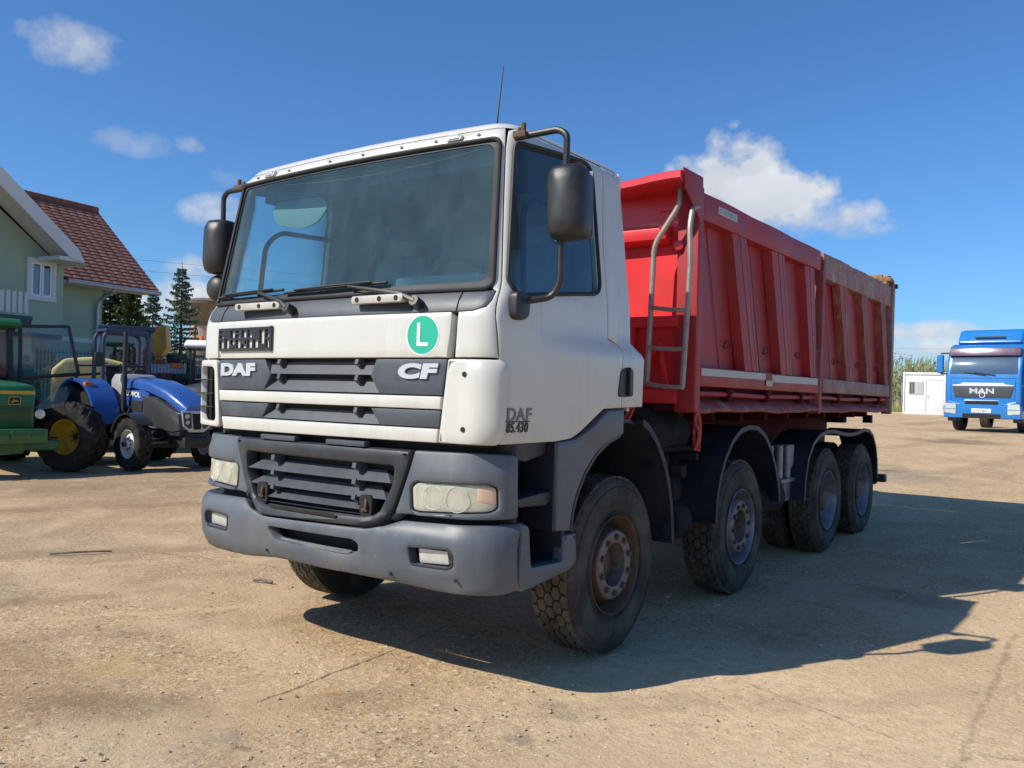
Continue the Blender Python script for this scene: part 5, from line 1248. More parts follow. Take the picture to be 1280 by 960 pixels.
def lug_wheel(R, W_, rimr, rimmat, name='wheel', parent=None, loc=(0, 0, 0), rot=(0, 0, 0), N=20, disc=.5):
    """agricultural wheel, axle along local y, outside towards +y"""
    root = empty(name, loc); root.rotation_euler = rot; root.parent = parent
    h = W_/2
    prof = [(h*.75, rimr), (h*.98, rimr+.25*(R-rimr)), (h, rimr+.55*(R-rimr)), (h*.93, R*.92), (h*.75, R*.955), (0, R*.965), (-h*.75, R*.955), (-h*.93, R*.92), (-h, rimr+.55*(R-rimr)), (-h*.98, rimr+.25*(R-rimr)), (-h*.75, rimr)]
    mb = MB().lathe(prof, axis=1, n=40)
    for s in (1, -1):
        for i in range(N):
            t0 = 2*PI*(i+(.5 if s < 0 else 0))/N; st_ = []
            for y, r, dt in ((s*h*.98, R*.90, .0), (s*h*.86, R*.985, .04), (s*h*.45, R, .16), (-s*h*.05, R, .30)):
                t = t0+dt; wd = .026*R/.5
                for k in (-1, 1): st_.append((r*math.cos(t+k*wd/R), y, r*math.sin(t+k*wd/R)))
                for k in (-1, 1): st_.append((r*.94*math.cos(t+k*wd*1.5/R), y, r*.94*math.sin(t+k*wd*1.5/R)))
            f = []
            for j in range(3): a = j*4; f += [(a, a+1, a+5, a+4), (a, a+4, a+6, a+2), (a+1, a+3, a+7, a+5)]
            f += [(0, 2, 3, 1), (12, 13, 15, 14)]; mb.add(st_, f)
    mb.build('tyre', 'mud_tyre', root, smooth=30, merge=False)
    MB().lathe([(h*.76, rimr*1.03), (h*.78, rimr), (h*.6, rimr*.93), (h*.2, rimr*.88), (h*disc-.1*h, rimr*.7), (h*disc, rimr*.45), (h*disc+.02, rimr*.3), (h*disc+.06, rimr*.26), (h*disc+.07, 1e-3)], axis=1, n=32).build('rim', rimmat, root, smooth=40)
    MB().lathe([(-h*.76, rimr*1.03), (-h*.7, rimr*.95), (-h*.1, rimr*.9), (h*disc-.1*h, rimr*.7)], axis=1, n=32).build('rim_back', rimmat, root, smooth=40)
    b = MB()
    for i in range(8): t = 2*PI*i/8; b.cyl((rimr*.36*math.cos(t), h*disc, rimr*.36*math.sin(t)), (rimr*.36*math.cos(t), h*disc+.03, rimr*.36*math.sin(t)), .014, 6)
    b.cyl((0, h*disc, 0), (0, h*disc+.12, 0), rimr*.17, 12); b.build('wheel_hub', 'tractor_dark', root)
    return root
# the wheel roots are parts; their meshes sub-parts.  Green tractor, nose towards local +x
gtr = empty('tractor', (-11.40, 3.36, 0), rad(-7), 'green tractor with yellow wheels and its cab door swung open', 'tractor')
def gb(name, mat, bevel=.01, par=None):
    def f(mb): return mb.build(name, mat, par or gtr, bevel=bevel)
    return f
m = MB(); m.prism([(-1.75, .72), (.62, .72), (.66, .80), (.66, 1.36), (.60, 1.47), (-.2, 1.52), (-1.75, 1.56)], 1, -.31, .31); hg = m.build('bonnet', 'tractor_green', gtr, bevel=.05, seg=3)
MB().box((.662, 0, 1.345), (.01, .60, .055)).build('bonnet_stripe', 'tractor_yellow', hg); MB().box((-.55, -.312, 1.33), (2.3, .01, .05)).build('bonnet_stripe', 'tractor_yellow', hg); MB().box((-.55, .312, 1.33), (2.3, .01, .05)).build('bonnet_stripe', 'tractor_yellow', hg)
MB().prism(roundpoly([(-.09, 1.15), (-.09, 1.28), (.09, 1.28), (.09, 1.15)], .025), 0, .664, .672).build('bonnet_badge', 'tractor_yellow', hg)
MB().prism(roundpoly([(-.08, 1.16), (-.08, 1.27), (.08, 1.27), (.08, 1.16)], .02), 0, .672, .675).build('bonnet_badge', 'black_letter', hg)
MB().prism([(-.055, 1.185), (-.02, 1.225), (-.02, 1.25), (.0, 1.222), (.06, 1.215), (.045, 1.2), (-.01, 1.2), (-.03, 1.182)], 0, .675, .677).build('badge_mark', 'tractor_yellow', hg)
for y in (-.385, .385):
    m = MB(); m.lathe([(.54, .02), (.54, .06), (.62, .085), (.655, .085)], c=(0, y, 1.0), axis=0, n=18); m.bar((.6, y*.8, 1.0), (.6, y, 1.0), .04); o_ = m.build('headlight', 'tractor_dark', gtr); MB().lathe([(.657, .078), (.667, .05), (.67, 1e-3)], c=(0, y, 1.0), axis=0, n=18).build('lens', 'lamp_clear', o_)
m = MB(); m.box((.80, 0, .66), (.34, .82, .22)); m.box((.99, 0, .68), (.03, .28, .14)); m.build('front_weight', 'tractor_green', gtr, bevel=.015)
m = MB(); m.box((.3, 0, .47), (.26, 1.55, .17)); m.box((.35, 0, .5), (.5, .36, .3)); m.build('front_axle', 'tractor_green', gtr, bevel=.03)
m = MB(); m.box((-1.2, 0, .62), (2.6, .46, .42)); m.box((-2.7, 0, .85), (1.2, .7, .7)); m.box((-1.9, .62, .62), (.7, .4, .35)); m.build('engine_block', 'tractor_dark', gtr, bevel=.03)
m = MB(); m.cyl((-.75, .02, 1.5), (-.75, .02, 1.86), .055, 12); m.build('air_stack', 'tractor_green', gtr)
m = MB(); m.lathe([(1.86, .05), (1.86, .13), (1.99, .14), (2.02, .10), (2.05, 1e-3)], c=(-.75, .02, 0), axis=2, n=18); m.build('air_cleaner_cap', 'tractor_yellow', gtr)
cabg = MB()
for x, y in ((-1.85, .70), (-1.85, -.70), (-3.1, .75), (-3.1, -.75)): cabg.bar((x, y, 1.2), (x*.99, y*.93, 2.52), .09)
for z in (1.25, 1.62): cabg.bar((-1.86, -.72, z), (-1.86, .72, z), .06)
cabg.bar((-1.86, .72, 2.48), (-3.05, .72, 2.48), .07); cabg.bar((-1.86, -.72, 2.48), (-3.05, -.72, 2.48), .07)
cg = cabg.build('cab_frame', 'black_plastic', gtr, bevel=.01)
MB().prism([(-3.3, 2.50), (-1.65, 2.50), (-1.60, 2.58), (-1.72, 2.68), (-3.2, 2.70), (-3.35, 2.6)], 1, -.80, .80).build('cab_roof', 'tractor_green', gtr, bevel=.05, seg=3)
MB().box((-1.87, 0, 2.05), (.01, 1.36, .82)).build('cab_glass', 'clear_glass', cg, smooth=0); MB().box((-2.6, -.74, 2.0), (1.2, .01, .8)).build('cab_glass', 'clear_glass', cg, smooth=0)
MB().box((-2.6, 0, 1.55), (.6, .5, .5)).build('driver_seat', 'black_rubber', gtr, bevel=.08)
dg_ = MB(); P4 = [(-1.80, .82, 2.55), (-1.72, 1.64, 2.60), (-1.60, 1.80, 1.70), (-1.82, .84, 1.58)]
for a, b2 in zip(P4, P4[1:]+P4[:1]): dg_.bar(a, b2, .06)
dg_.bar((-1.60, 1.78, 1.70), (-1.62, 1.62, 1.05), .055); dg_.bar((-1.62, 1.62, 1.05), (-1.80, 1.02, .95), .04); dg_.bar((-1.82, .84, 1.58), (-1.80, 1.02, .95), .04)
dg_.bar((-1.82, .84, 1.58), (-1.35, 3.05, 1.80), .05); dg_.bar((-1.60, 1.80, 1.86), (-1.35, 3.05, 1.88), .035); dg_.bar((-1.60, 1.70, 1.45), (-1.5, 2.2, 1.0), .04)
do_ = dg_.build('open_door', 'black_plastic', gtr, bevel=.012); MB().quad(*P4).build('door_pane', 'clear_glass', do_, smooth=0); MB().quad((-1.6, 1.75, 1.66), (-1.62, 1.60, 1.07), (-1.80, 1.03, .97), (-1.82, .86, 1.56)).build('door_pane', 'clear_glass', do_, smooth=0)
lug_wheel(.60, .42, .30, 'tractor_yellow', parent=gtr, loc=(.25, 1.02, .60), rot=(0, 0, rad(28)), N=18)
lug_wheel(.60, .42, .30, 'tractor_yellow', parent=gtr, loc=(.25, -1.02, .60), rot=(0, 0, rad(28)+PI), N=18)
lug_wheel(.88, .50, .42, 'tractor_yellow', parent=gtr, loc=(-2.6, .95, .88), N=22); lug_wheel(.88, .50, .42, 'tractor_yellow', parent=gtr, loc=(-2.6, -.95, .88), rot=(0, 0, PI), N=22)
for s in (1, -1):
    vs = arc(-2.6, .88, .97, rad(20), rad(170), 14); MB().prism([(a, b2) for a, b2 in vs]+[(a, b2) for a, b2 in arc(-2.6, .88, .93, rad(170), rad(20), 14)], 1, min(s*.72, s*1.2), max(s*.72, s*1.2)).build('rear_fender', 'tractor_green', gtr)

# hoses, pipes and a step on the green tractor
hz_ = MB(); hz_.tube(roundpath([(.55, -.15, .62), (.75, -.22, .50), (.45, -.30, .42), (.3, -.2, .5)], .06), .014, 6); hz_.build('hose', 'hose_black', gtr)
hz_ = MB(); hz_.tube(roundpath([(.35, .25, .58), (.5, .5, .62), (.3, .78, .58)], .08), .014, 6); hz_.build('hose', 'hose_black', gtr)
hz_ = MB(); hz_.cyl((.30, .25, .40), (.30, .80, .44), .028, 10); hz_.build('steering_cylinder', 'steel', gtr)
hz_ = MB(); hz_.box((-1.75, .88, .55), (.35, .25, .03)); hz_.box((-1.75, .88, .90), (.35, .25, .03)); hz_.bar((-1.92, .98, .5), (-1.92, .98, 1.1), .03); hz_.bar((-1.58, .98, .5), (-1.58, .98, 1.1), .03); hz_.build('step', 'tractor_dark', gtr)
for i in range(9): MB().box((.667, 0, .86+.032*i), (.006, .48, .010)).build('grille_slat', 'tractor_dark', hg)
# blue tractor
btr = empty('tractor', (-10.50, 5.93, 0), rad(-3), 'blue compact tractor with dark grille and open roll bar', 'tractor')
secs = [(-1.25, .30, 1.02, 1.62), (-.9, .31, 1.02, 1.66), (-.3, .32, 1.0, 1.60), (.25, .31, .96, 1.46), (.60, .28, .92, 1.30), (.80, .22, .92, 1.17)]
def loft(secs_, top, name, mat, par, n=12, z0f=None):
    vs = []
    for x, hw, zb, zt in secs_:
        for i in range(n+1):
            t = PI*i/n; e = .55
            yy = hw*math.copysign(abs(math.cos(t))**e, math.cos(t)); zz = (zt-top)+top*abs(math.sin(t))**e
            vs.append((x, yy, zz))
        vs += [(x, -hw, zb), (x, hw, zb)]
    q = n+3
    return MB().add(vs, [(i*q+k, i*q+(k+1) % q, (i+1)*q+(k+1) % q, (i+1)*q+k) for i in range(len(secs_)-1) for k in range(q)]+[tuple(range(q)), tuple((len(secs_)-1)*q+k for k in range(q))]).build(name, mat, par, smooth=50)
loft([(x, w_, zt-.20, zt) for x, w_, zb, zt in secs], .17, 'bonnet', 'tractor_blue', btr)
m = MB(); m.prism([(-1.22, .78), (-.35, .78), (-.30, 1.36), (-.5, 1.42), (-1.22, 1.42)], 1, -.318, .318); m.build('side_cover', 'tractor_blue', btr, bevel=.02)
m = MB(); m.prism([(-1.22, 1.36), (-.1, 1.30), (.74, 1.02), (.80, .74), (.55, .70), (-.32, .72), (-.42, .8), (-.52, 1.28), (-1.22, 1.40)], 1, -.326, .326); m.build('bonnet_side', 'bonnet_black', btr, bevel=.025)
text_mesh('bonnet_lettering', 'LOVOL', .13, 'white_letter', btr, (-1.10, -.331, 1.315), (1, 0, -.06), (0, 0, 1), extrude=.002, sx=1.25, bold=.004)
gr = MB().prism([(-.30, 1.08), (.30, 1.08), (.26, .80), (.14, .70), (-.14, .70), (-.26, .80)], 0, .78, .815).build('grille', 'silver_trim', btr, bevel=.012)
MB().prism([(-.10, 1.03), (.10, 1.03), (.07, .75), (-.07, .75)], 0, .815, .822).build('grille_mesh', 'dark_hole', gr)
MB().prism(roundpoly([(-.07, 1.045), (-.07, 1.075), (.07, 1.075), (.07, 1.045)], .012), 0, .817, .826).build('grille_badge', 'silver_trim', gr)
for s in (1, -1):
    hl_ = MB().prism(roundpoly([(s*.125, 1.05), (s*.275, 1.05), (s*.25, .83), (s*.15, .76), (s*.10, .78)], .02), 0, .812, .82).build('headlight', 'dark_plastic', btr)
    for y, z, r in ((.195, .985, .045), (.185, .875, .038)): MB().lathe([(.82, r), (.832, r*.7), (.826, r*.4), (.838, 1e-3)], c=(0, s*y, z), axis=0, n=16).build('lens', 'lamp_clear', hl_)
m = MB(); m.prism([(-1.62, 1.20), (-1.30, 1.02), (-1.20, 1.60), (-1.28, 1.70), (-1.52, 1.72), (-1.66, 1.6)], 1, -.36, .36); m.build('dash_cowl', 'silver_trim', btr, bevel=.05)
m = MB(); m.box((-.5, 0, .68), (2.4, .42, .34)); m.box((.55, 0, .55), (.5, .42, .26)); m.box((.84, 0, .55), (.10, .55, .12)); m.box((-1.8, 0, .8), (1.3, .6, .6)); m.box((-1.2, -.42, .62), (.7, .3, .3)); m.box((0, 0, .46), (.18, 1.25, .13)); m.box((.2, 0, .68), (1.1, .6, .10)); m.build('chassis', 'tractor_dark', btr, bevel=.02)
for s in (1, -1):
    lug_wheel(.47, .28, .25, 'white_rim', parent=btr, loc=(0, s*.74, .47), rot=(0, 0, 0 if s > 0 else PI), N=16)
    lug_wheel(.70, .38, .36, 'white_rim', parent=btr, loc=(-1.85, s*.72, .70), rot=(0, 0, 0 if s > 0 else PI), N=20)
    MB().prism(arc(0, .47, .55, rad(40), rad(160), 10)+arc(0, .47, .52, rad(160), rad(40), 10), 1, min(s*.60, s*.90), max(s*.60, s*.90)).build('front_fender', 'black_plastic', btr)
    fp_ = arc(-1.85, .70, .92, rad(5), rad(165), 16)
    MB().prism(fp_+arc(-1.85, .70, .86, rad(165), rad(5), 16), 1, min(s*.50, s*.98), max(s*.50, s*.98)).build('rear_fender', 'tractor_blue', btr)
    MB().prism(arc(-1.85, .70, .86, rad(5), rad(165), 16), 1, min(s*.50, s*.53), max(s*.50, s*.53)).build('fender_side', 'tractor_blue', btr)
    m = MB(); m.box((-1.40, s*.90, 1.50), (.10, .16, .09)); m.build('fender_lamp', 'orange_lamp', btr, bevel=.02)
for x_, nm in ((-1.80, 'roll_bar'), (-2.15, 'roll_bar')):
    MB().tube(roundpath([(x_, -.45, 1.1), (x_, -.45, 2.52), (x_, .45, 2.52), (x_, .45, 1.1)], .16, 6), .040, 10).build(nm, 'navy_frame', btr)
MB().box((-1.98, 0, 2.555), (.45, .86, .06)).build('canopy', 'navy_frame', btr, bevel=.025)
MB().cyl((-1.0, -.42, .9), (-1.0, -.42, 2.5), .045, 12).build('exhaust_pipe', 'tractor_dark', btr)
m = MB(); m.box((-1.95, 0, 1.30), (.45, .46, .12)); m.box((-2.18, 0, 1.60), (.12, .44, .55), (0, rad(-10), 0)); m.build('driver_seat', 'black_rubber', btr, bevel=.04)
MB().lathe([(.014*math.cos(t), .19+.014*math.sin(t)) for t in [2*PI*i/6 for i in range(7)]], axis=2, n=24).build('steering_wheel', 'black_rubber', btr, loc=(-1.70, 0, 1.82), rot=(0, rad(-30), 0))
m = MB(); m.box((-1.40, -.72, 1.98), (.06, .16, .26)); m.build('side_mirror', 'black_plastic', btr, bevel=.02); m = MB(); m.bar((-1.40, -.56, 1.9), (-1.40, -.7, 1.95), .02); m.build('mirror_bracket', 'black_plastic', btr)

for pts_, r_ in (([(-.9, -.33, 1.1), (-.9, -.42, .95), (-.4, -.40, .80), (.1, -.30, .72)], .016), ([(.2, -.25, .62), (.45, -.45, .60), (.2, -.58, .50)], .014), ([(-1.3, -.3, 1.2), (-1.35, -.45, 1.0), (-1.5, -.45, .8)], .016), ([(.6, .1, .62), (.85, .2, .50), (.6, .28, .45)], .014)):
    MB().tube(roundpath(pts_, .06), r_, 6).build('hose', 'hose_black', btr)
MB().box((-.75, -.325, 1.12), (.5, .008, .20)).build('side_vent', 'dark_hole', btr)
MB().cyl((.1, -.15, .50), (.1, -.62, .48), .026, 10).build('steering_cylinder', 'steel', btr)
m = MB(); m.box((-1.2, -.66, .50), (.30, .22, .03)); m.bar((-1.34, -.58, .5), (-1.34, -.5, .8), .03); m.build('step', 'tractor_dark', btr)
m = MB(); m.tube(roundpath([(-1.45, -.22, 1.5), (-1.5, -.26, 1.85)], .02), .012, 6); m.sphere((-1.5, -.26, 1.88), .03); m.build('gear_lever', 'hose_black', btr)
# tractor with white cab roof, behind
wtr = empty('tractor', (-14.5, 9.9, 0), rad(-55), 'dark tractor with white cab roof and orange beacon behind the blue one', 'tractor')
MB().prism([(-1.1, 2.42), (.75, 2.42), (.80, 2.50), (.66, 2.62), (-1.0, 2.64), (-1.15, 2.5)], 1, -.75, .75).build('cab_roof', 'soft_white', wtr, bevel=.05, seg=3)
m = MB()
for x, y in ((.62, .7), (.62, -.7), (-1.0, .7), (-1.0, -.7)): m.bar((x, y, 1.1), (x*.96, y*.96, 2.45), .08)
m.bar((.62, -.7, 1.25), (.62, .7, 1.25), .08); cf_ = m.build('cab_frame', 'black_plastic', wtr, bevel=.01)
MB().box((.62, 0, 1.85), (.01, 1.3, 1.1)).build('cab_glass', 'clear_glass', cf_, smooth=0); MB().box((-.2, .70, 1.8), (1.5, .01, 1.1)).build('cab_glass', 'clear_glass', cf_, smooth=0)
m = MB(); m.prism([(.6, .8), (2.1, .8), (2.15, 1.3), (2.0, 1.5), (.6, 1.62)], 1, -.33, .33); m.build('bonnet', 'bonnet_black', wtr, bevel=.06, seg=3)
m = MB(); m.box((.5, 0, .7), (3.0, .5, .4)); m.box((-.5, 0, 1.2), (1.0, 1.2, .3)); m.build('chassis', 'tractor_dark', wtr, bevel=.02)
m = MB(); m.cyl((1.0, -.42, 1.3), (1.0, -.42, 2.3), .045); m.build('exhaust_pipe', 'tractor_dark', wtr)
MB().lathe([(2.64, .06), (2.72, .055), (2.76, 1e-3)], c=(.3, -.5, 0), axis=2, n=12).build('beacon', 'orange_lamp', wtr); MB().box((.9, -.85, 1.98), (.12, .24, .13)).build('fender_lamp', 'orange_lamp', wtr, bevel=.02)
m = MB(); m.box((.85, -.95, 2.15), (.10, .30, .22)); m.build('side_mirror', 'black_plastic', wtr, bevel=.03); m = MB(); m.box((.7, -.8, 1.7), (.2, .4, .2)); m.build('cab_light', 'black_plastic', wtr, bevel=.03)
for x, R_, w_ in ((1.6, .48, .3), (-.6, .78, .42)):
    for s in (1, -1): lug_wheel(R_, w_, R_*.5, 'white_rim', parent=wtr, loc=(x, s*.78, R_), rot=(0, 0, 0 if s > 0 else PI), N=18)

# yellow loader by the fence
yl = empty('wheel_loader', (-15.75, 7.25, 0), rad(62), 'pale yellow machine with dark glass cab parked between the tractors and the fence', 'wheel loader')
m = MB(); m.prism([(-.85, .75), (.75, .75), (.90, .9), (.90, 1.7), (.6, 2.0), (.1, 2.12), (-.6, 2.05), (-.85, 1.8)], 1, -.9, .9); yb = m.build('body', 'cream_yellow', yl, bevel=.10, seg=4)
for i in range(5): MB().box((-.5+.2*i, -.905, 1.35), (.09, .02, .45)).build('vent_slot', 'rust', yb)
m = MB()
for x, y in ((.15, .85), (.15, -.55), (1.15, .85), (1.15, -.55)): m.bar((x, y, 1.5), (x*.98, y*.98, 2.78), .08)
m.box((.65, .15, 2.80), (1.2, 1.6, .10)); yc = m.build('cab_frame', 'navy_frame', yl, bevel=.02); MB().box((.65, .15, 2.3), (.95, 1.34, .9)).build('cab_glass', 'house_glass', yc, smooth=0)
m = MB(); m.box((0, 0, .6), (2.4, 1.0, .5)); m.build('chassis', 'tractor_dark', yl, bevel=.04)
for x in (.95, -.85):
    for s in (1, -1): lug_wheel(.55, .36, .28, 'tractor_yellow', parent=yl, loc=(x, s*.98, .55), rot=(0, 0, 0 if s > 0 else PI), N=18)
# excavator beyond the fence, only its bent arm shows
ex = empty('excavator', (-26.59, 12.62, 0), rad(35.7), 'orange excavator beyond the fence, its raised arm showing between the spruces', 'excavator'); ex.scale = (.88, .88, .88)
m = MB(); m.box((0, 0, 1.5), (2.6, 2.2, 1.0)); m.build('body', 'excavator_orange', ex, bevel=.12, seg=3)
m = MB(); m.box((.4, .7, 2.35), (1.2, .8, 1.0)); m.build('cab', 'tractor_dark', ex, bevel=.1, seg=3)
m = MB(); m.box((0, .9, .45), (3.0, .5, .85)); m.box((0, -.9, .45), (3.0, .5, .85)); m.build('tracks', 'tractor_dark', ex, bevel=.2, seg=3)
m = MB(); m.prism([(.6, 1.8), (1.2, 2.6), (2.4, 3.55), (3.15, 3.95), (3.3, 3.7), (2.5, 3.1), (1.4, 2.1), (.9, 1.6)], 1, -.65, -.25); m.build('boom', 'excavator_orange', ex, bevel=.05)
m = MB(); m.prism([(3.0, 4.0), (3.6, 4.1), (3.7, 3.2), (3.3, 2.6), (3.05, 3.1)], 1, -.68, -.22); m.build('bucket_arm', 'excavator_orange', ex, bevel=.05)
m = MB(); m.prism([(3.2, 2.7), (3.7, 2.7), (3.9, 2.1), (3.4, 1.8), (3.0, 2.2)], 1, -.9, 0); m.build('bucket', 'rust', ex, bevel=.04)
# grey van behind the fence
M('car_grey', (.28, .29, .31), .3, metal=.4, var=.06, coat=.6)
car = empty('parked_van', (-19.6, 12.6, 0), rad(62), 'grey van parked beyond the wire fence behind the blue tractor', 'van')
m = MB(); m.prism(roundpoly([(-2.3, .40), (-2.35, 2.0), (-2.2, 2.12), (.9, 2.12), (1.5, 1.35), (2.3, 1.15), (2.4, .40)], .10), 1, -.92, .92); m.build('body', 'car_grey', car, bevel=.06, seg=3)
m = MB(); m.prism([(.35, 1.35), (.35, 1.92), (.85, 1.95), (1.28, 1.36)], 1, -.935, -.92); m.build('side_window', 'house_glass', car)
m = MB(); m.box((-.9, -.925, 1.62), (1.9, .012, .48)); m.build('side_window', 'house_glass', car)
m = MB(); m.box((0, -.93, .95), (4.2, .012, .06)); m.build('side_trim', 'black_plastic', car)
for x in (1.5, -1.5):
    for s_ in (1, -1): MB().lathe([(-.1, .19), (-.1, .31), (.1, .32), (.1, .19), (.05, .18), (.05, 1e-3)], axis=1, n=24).build('wheel', 'tyre_rubber', car, loc=(x, s_*.86, .32))

# ------------------------------------------------------------------ right side: cabin, blue truck, fence, reeds
M('cabin_white', (.74, .75, .74), .5, var=.04, dirt=((.5, .48, .42), .3, 1.5)); M('cabin_grey', (.20, .21, .21), .6, var=.08)
cbx, cby = -6.35, 53.7; cz = hgt(cbx, cby)-.03
cabn = empty('office_cabin', (cbx, cby, cz), rad(10), 'white container office with door and barred window beside the blue truck', 'cabin')
m = MB(); m.box((0, 3.0, 1.27), (2.26, 6.0, 2.38)); m.build('wall', 'cabin_white', cabn, bevel=.02)
m = MB(); m.box((1.135, 3.0, 1.27), (.02, 5.8, 2.2)); m.build('side_wall', 'cabin_grey', cabn)
m = MB(); m.box((0, -.01, .05), (2.3, .06, .12)); m.box((0, -.01, 2.50), (2.34, .10, .14)); 
for x in (-1.12, 1.12): m.box((x, -.01, 1.28), (.10, .08, 2.4))
m.build('corner_frame', 'cabin_white', cabn, bevel=.01)
m = MB(); m.box((.60, -.012, 1.10), (.92, .03, 1.98)); dr = m.build('door', 'cabin_white', cabn, bevel=.01); m = MB(); m.box((.60, -.006, 1.10), (.98, .02, 2.04)); m.build('door_frame', 'cabin_grey', cabn); MB().box((.22, -.035, 1.08), (.03, .03, .22)).build('door_handle', 'steel', dr)
m = MB(); m.box((-.44, -.01, 1.62), (.80, .03, .80)); wn = m.build('window', 'soft_white', cabn, bevel=.01)
m = MB(); m.box((-.66, -.028, 1.62), (.34, .01, .72)); m.build('pane', 'dark_hole', wn); m = MB(); m.box((-.22, -.028, 1.62), (.34, .01, .72)); m.build('curtain', 'curtain', wn)
m = MB()
for i in range(9): m.box((-.80+.09*i, -.045, 1.62), (.02, .02, .76))
m.build('window_bars', 'soft_white', wn)

M('truck_blue', (.012, .17, .50), .3, var=.06, coat=.5, dirt=((.05, .18, .35), .25, 2)); M('visor_dark', (.10, .05, .09), .25, var=.1, coat=.4); M('grille_grey', (.055, .06, .07), .5)
fx, fy = -.45, 30.9; fz = hgt(fx, fy)
bt = empty('tractor_truck', (fx, fy, fz), math.atan2(-.993, -.115), 'bright blue semi tractor truck with its door open at the right edge', 'truck')
m = MB(); m.prism([(-2.1, .95), (.0, .95), (.0, 1.95), (-.28, 2.78), (-.50, 3.06), (-.80, 3.14), (-2.1, 3.14)], 1, -1.20, 1.20); cb_ = m.build('cab_body', 'truck_blue', bt, bevel=.09, seg=4)
m = MB(); m.prism([(-.95, 3.13), (-.80, 3.2), (-1.15, 3.66), (-1.6, 3.72), (-2.15, 3.72), (-2.15, 3.13)], 1, -1.05, 1.05); sp_ = m.build('roof_spoiler', 'truck_blue', bt, bevel=.10, seg=4)
m = MB(); m.box((-.86, 0, 3.40), (.06, 1.0, .05)); m.build('spoiler_slot', 'grille_grey', sp_)
wsb = lambda y, z: (.006-max(0, (z-1.95))*.3373*1.0, y, z)
def wsf(P, name, mat, o=.012):
    return MB().add([Vector(wsb(y, z))+Vector((o, 0, o*.33)) for y, z in P], [tuple(range(len(P)))]).build(name, mat, bt, smooth=0)
wsf(roundpoly([(-1.08, 2.04), (1.08, 2.04), (1.04, 2.72), (-1.04, 2.72)], .06), 'windscreen', 'house_glass')
MB().prism([(-.27, 2.68), (-.13, 2.70), (-.22, 2.98), (-.36, 2.98)], 1, -1.13, 1.13).build('sun_visor', 'visor_dark', bt, bevel=.02)
for s_ in (1, -1):
    m = MB(); m.bar((.02, s_*.15+.25, 2.0), (-.02, s_*.15-.45, 2.10), .025); m.build('wiper', 'black_plastic', bt)
    MB().prism([(s_*1.0, 1.05), (s_*1.02, 1.85), (s_*1.03, 1.85), (s_*1.01, 1.05)], 0, .0, .006).build('panel_gap', 'dark_hole', bt)
MB().box((.002, 0, 1.90), (.006, 2.1, .012)).build('panel_gap', 'dark_hole', bt)
m = MB(); m.prism([(-.97, 1.62), (.97, 1.62), (.97, 1.65), (.70, 1.68), (.66, 1.73), (-.66, 1.73), (-.70, 1.68), (-.97, 1.65)], 0, .0, .02); m.build('front_trim', 'soft_white', bt, bevel=.008)
gm_ = MB().prism([(-.98, 1.60), (.98, 1.60), (.88, 1.22), (-.88, 1.22)], 0, .0, .03).build('grille', 'grille_grey', bt, bevel=.01)
text_mesh('grille_lettering', 'MAN', .25, 'chrome_letter', gm_, (.034, -.42, 1.36), (0, 1, 0), (0, 0, 1), extrude=.004, sx=1.45, bold=.008)
MB().lathe([(.03, .10), (.036, .10), (.036, .07), (.03, .07)], c=(0, 0, 1.30), axis=0, n=20).build('grille_emblem', 'chrome_letter', gm_)
m = MB(); m.prism([(-1.22, .48), (1.22, .48), (1.24, .90), (1.05, 1.10), (.75, 1.0), (.55, 1.14), (-.55, 1.14), (-.75, 1.0), (-1.05, 1.10), (-1.24, .90)], 0, -.45, .10); m.build('bumper', 'truck_blue', bt, bevel=.04, seg=3)
m = MB(); m.box((.10, 0, .56), (.03, 1.2, .16)); m.box((.085, 0, 1.03), (.04, 1.05, .12)); m.build('bumper_opening', 'dark_hole', bt)
for s in (1, -1):
    m = MB(); m.prism(roundpoly([(s*.82, .62), (s*.82, .98), (s*1.18, 1.0), (s*1.20, .66)], .04), 0, .095, .115); h_ = m.build('headlight', 'lamp_clear', bt); m = MB(); m.box((.117, s*1.0, .80), (.01, .34, .02)); m.build('lamp_divider', 'truck_blue', h_)
m = MB(); m.box((.118, 0, .75), (.012, .62, .14)); pt = m.build('number_plate', 'white_letter', bt, bevel=.004); text_mesh('plate_lettering', 'B 95 MBN', .11, 'black_letter', pt, (.126, -.25, .71), (0, 1, 0), (0, 0, 1), extrude=.001, sx=.95)
for s in (1, -1):
    m = MB(); m.box((-.12, s*1.42, 2.40), (.20, .22, .66)); mo = m.build('side_mirror', 'truck_blue', bt, bevel=.06, seg=3); m = MB(); m.bar((-.2, s*1.15, 2.80), (-.14, s*1.42, 2.78), .05); m.bar((-.2, s*1.15, 2.05), (-.14, s*1.42, 2.05), .05); m.build('mirror_arm', 'black_plastic', mo)
m = MB()
m.prism([(1.20, .75), (2.35, .75), (2.35, 2.65), (2.2, 2.72), (1.20, 2.72)], 0, -.62, -.56); dr = m.build('open_door', 'truck_blue', bt, bevel=.01)
m = MB(); m.box((-.555, 1.80, 2.28), (.01, .92, .66)); m.build('door_pane', 'clear_glass', dr, smooth=0); m = MB(); m.box((-.553, 1.78, 1.66), (.012, 1.1, .06)); m.build('door_stripe', 'soft_white', dr)
m = MB(); m.box((-3.4, 0, .85), (6.0, .8, .26)); m.box((-2.6, 0, .75), (.6, 2.2, .4)); m.build('chassis_frame', 'chassis', bt)
for x, ws in ((-1.35, (1.05,)), (-4.9, (1.0,))):
    for s in (1, -1):
        for y in ws:
            MB().lathe([(-.16, .28), (-.16, .46), (-.13, .50), (.13, .50), (.16, .46), (.16, .28), (.08, .27), (.10, .12), (.12, 1e-3)], axis=1, n=28).build('wheel', 'tyre_rubber', bt, loc=(x, s*y, .50), rot=(0, 0, 0 if s > 0 else PI))
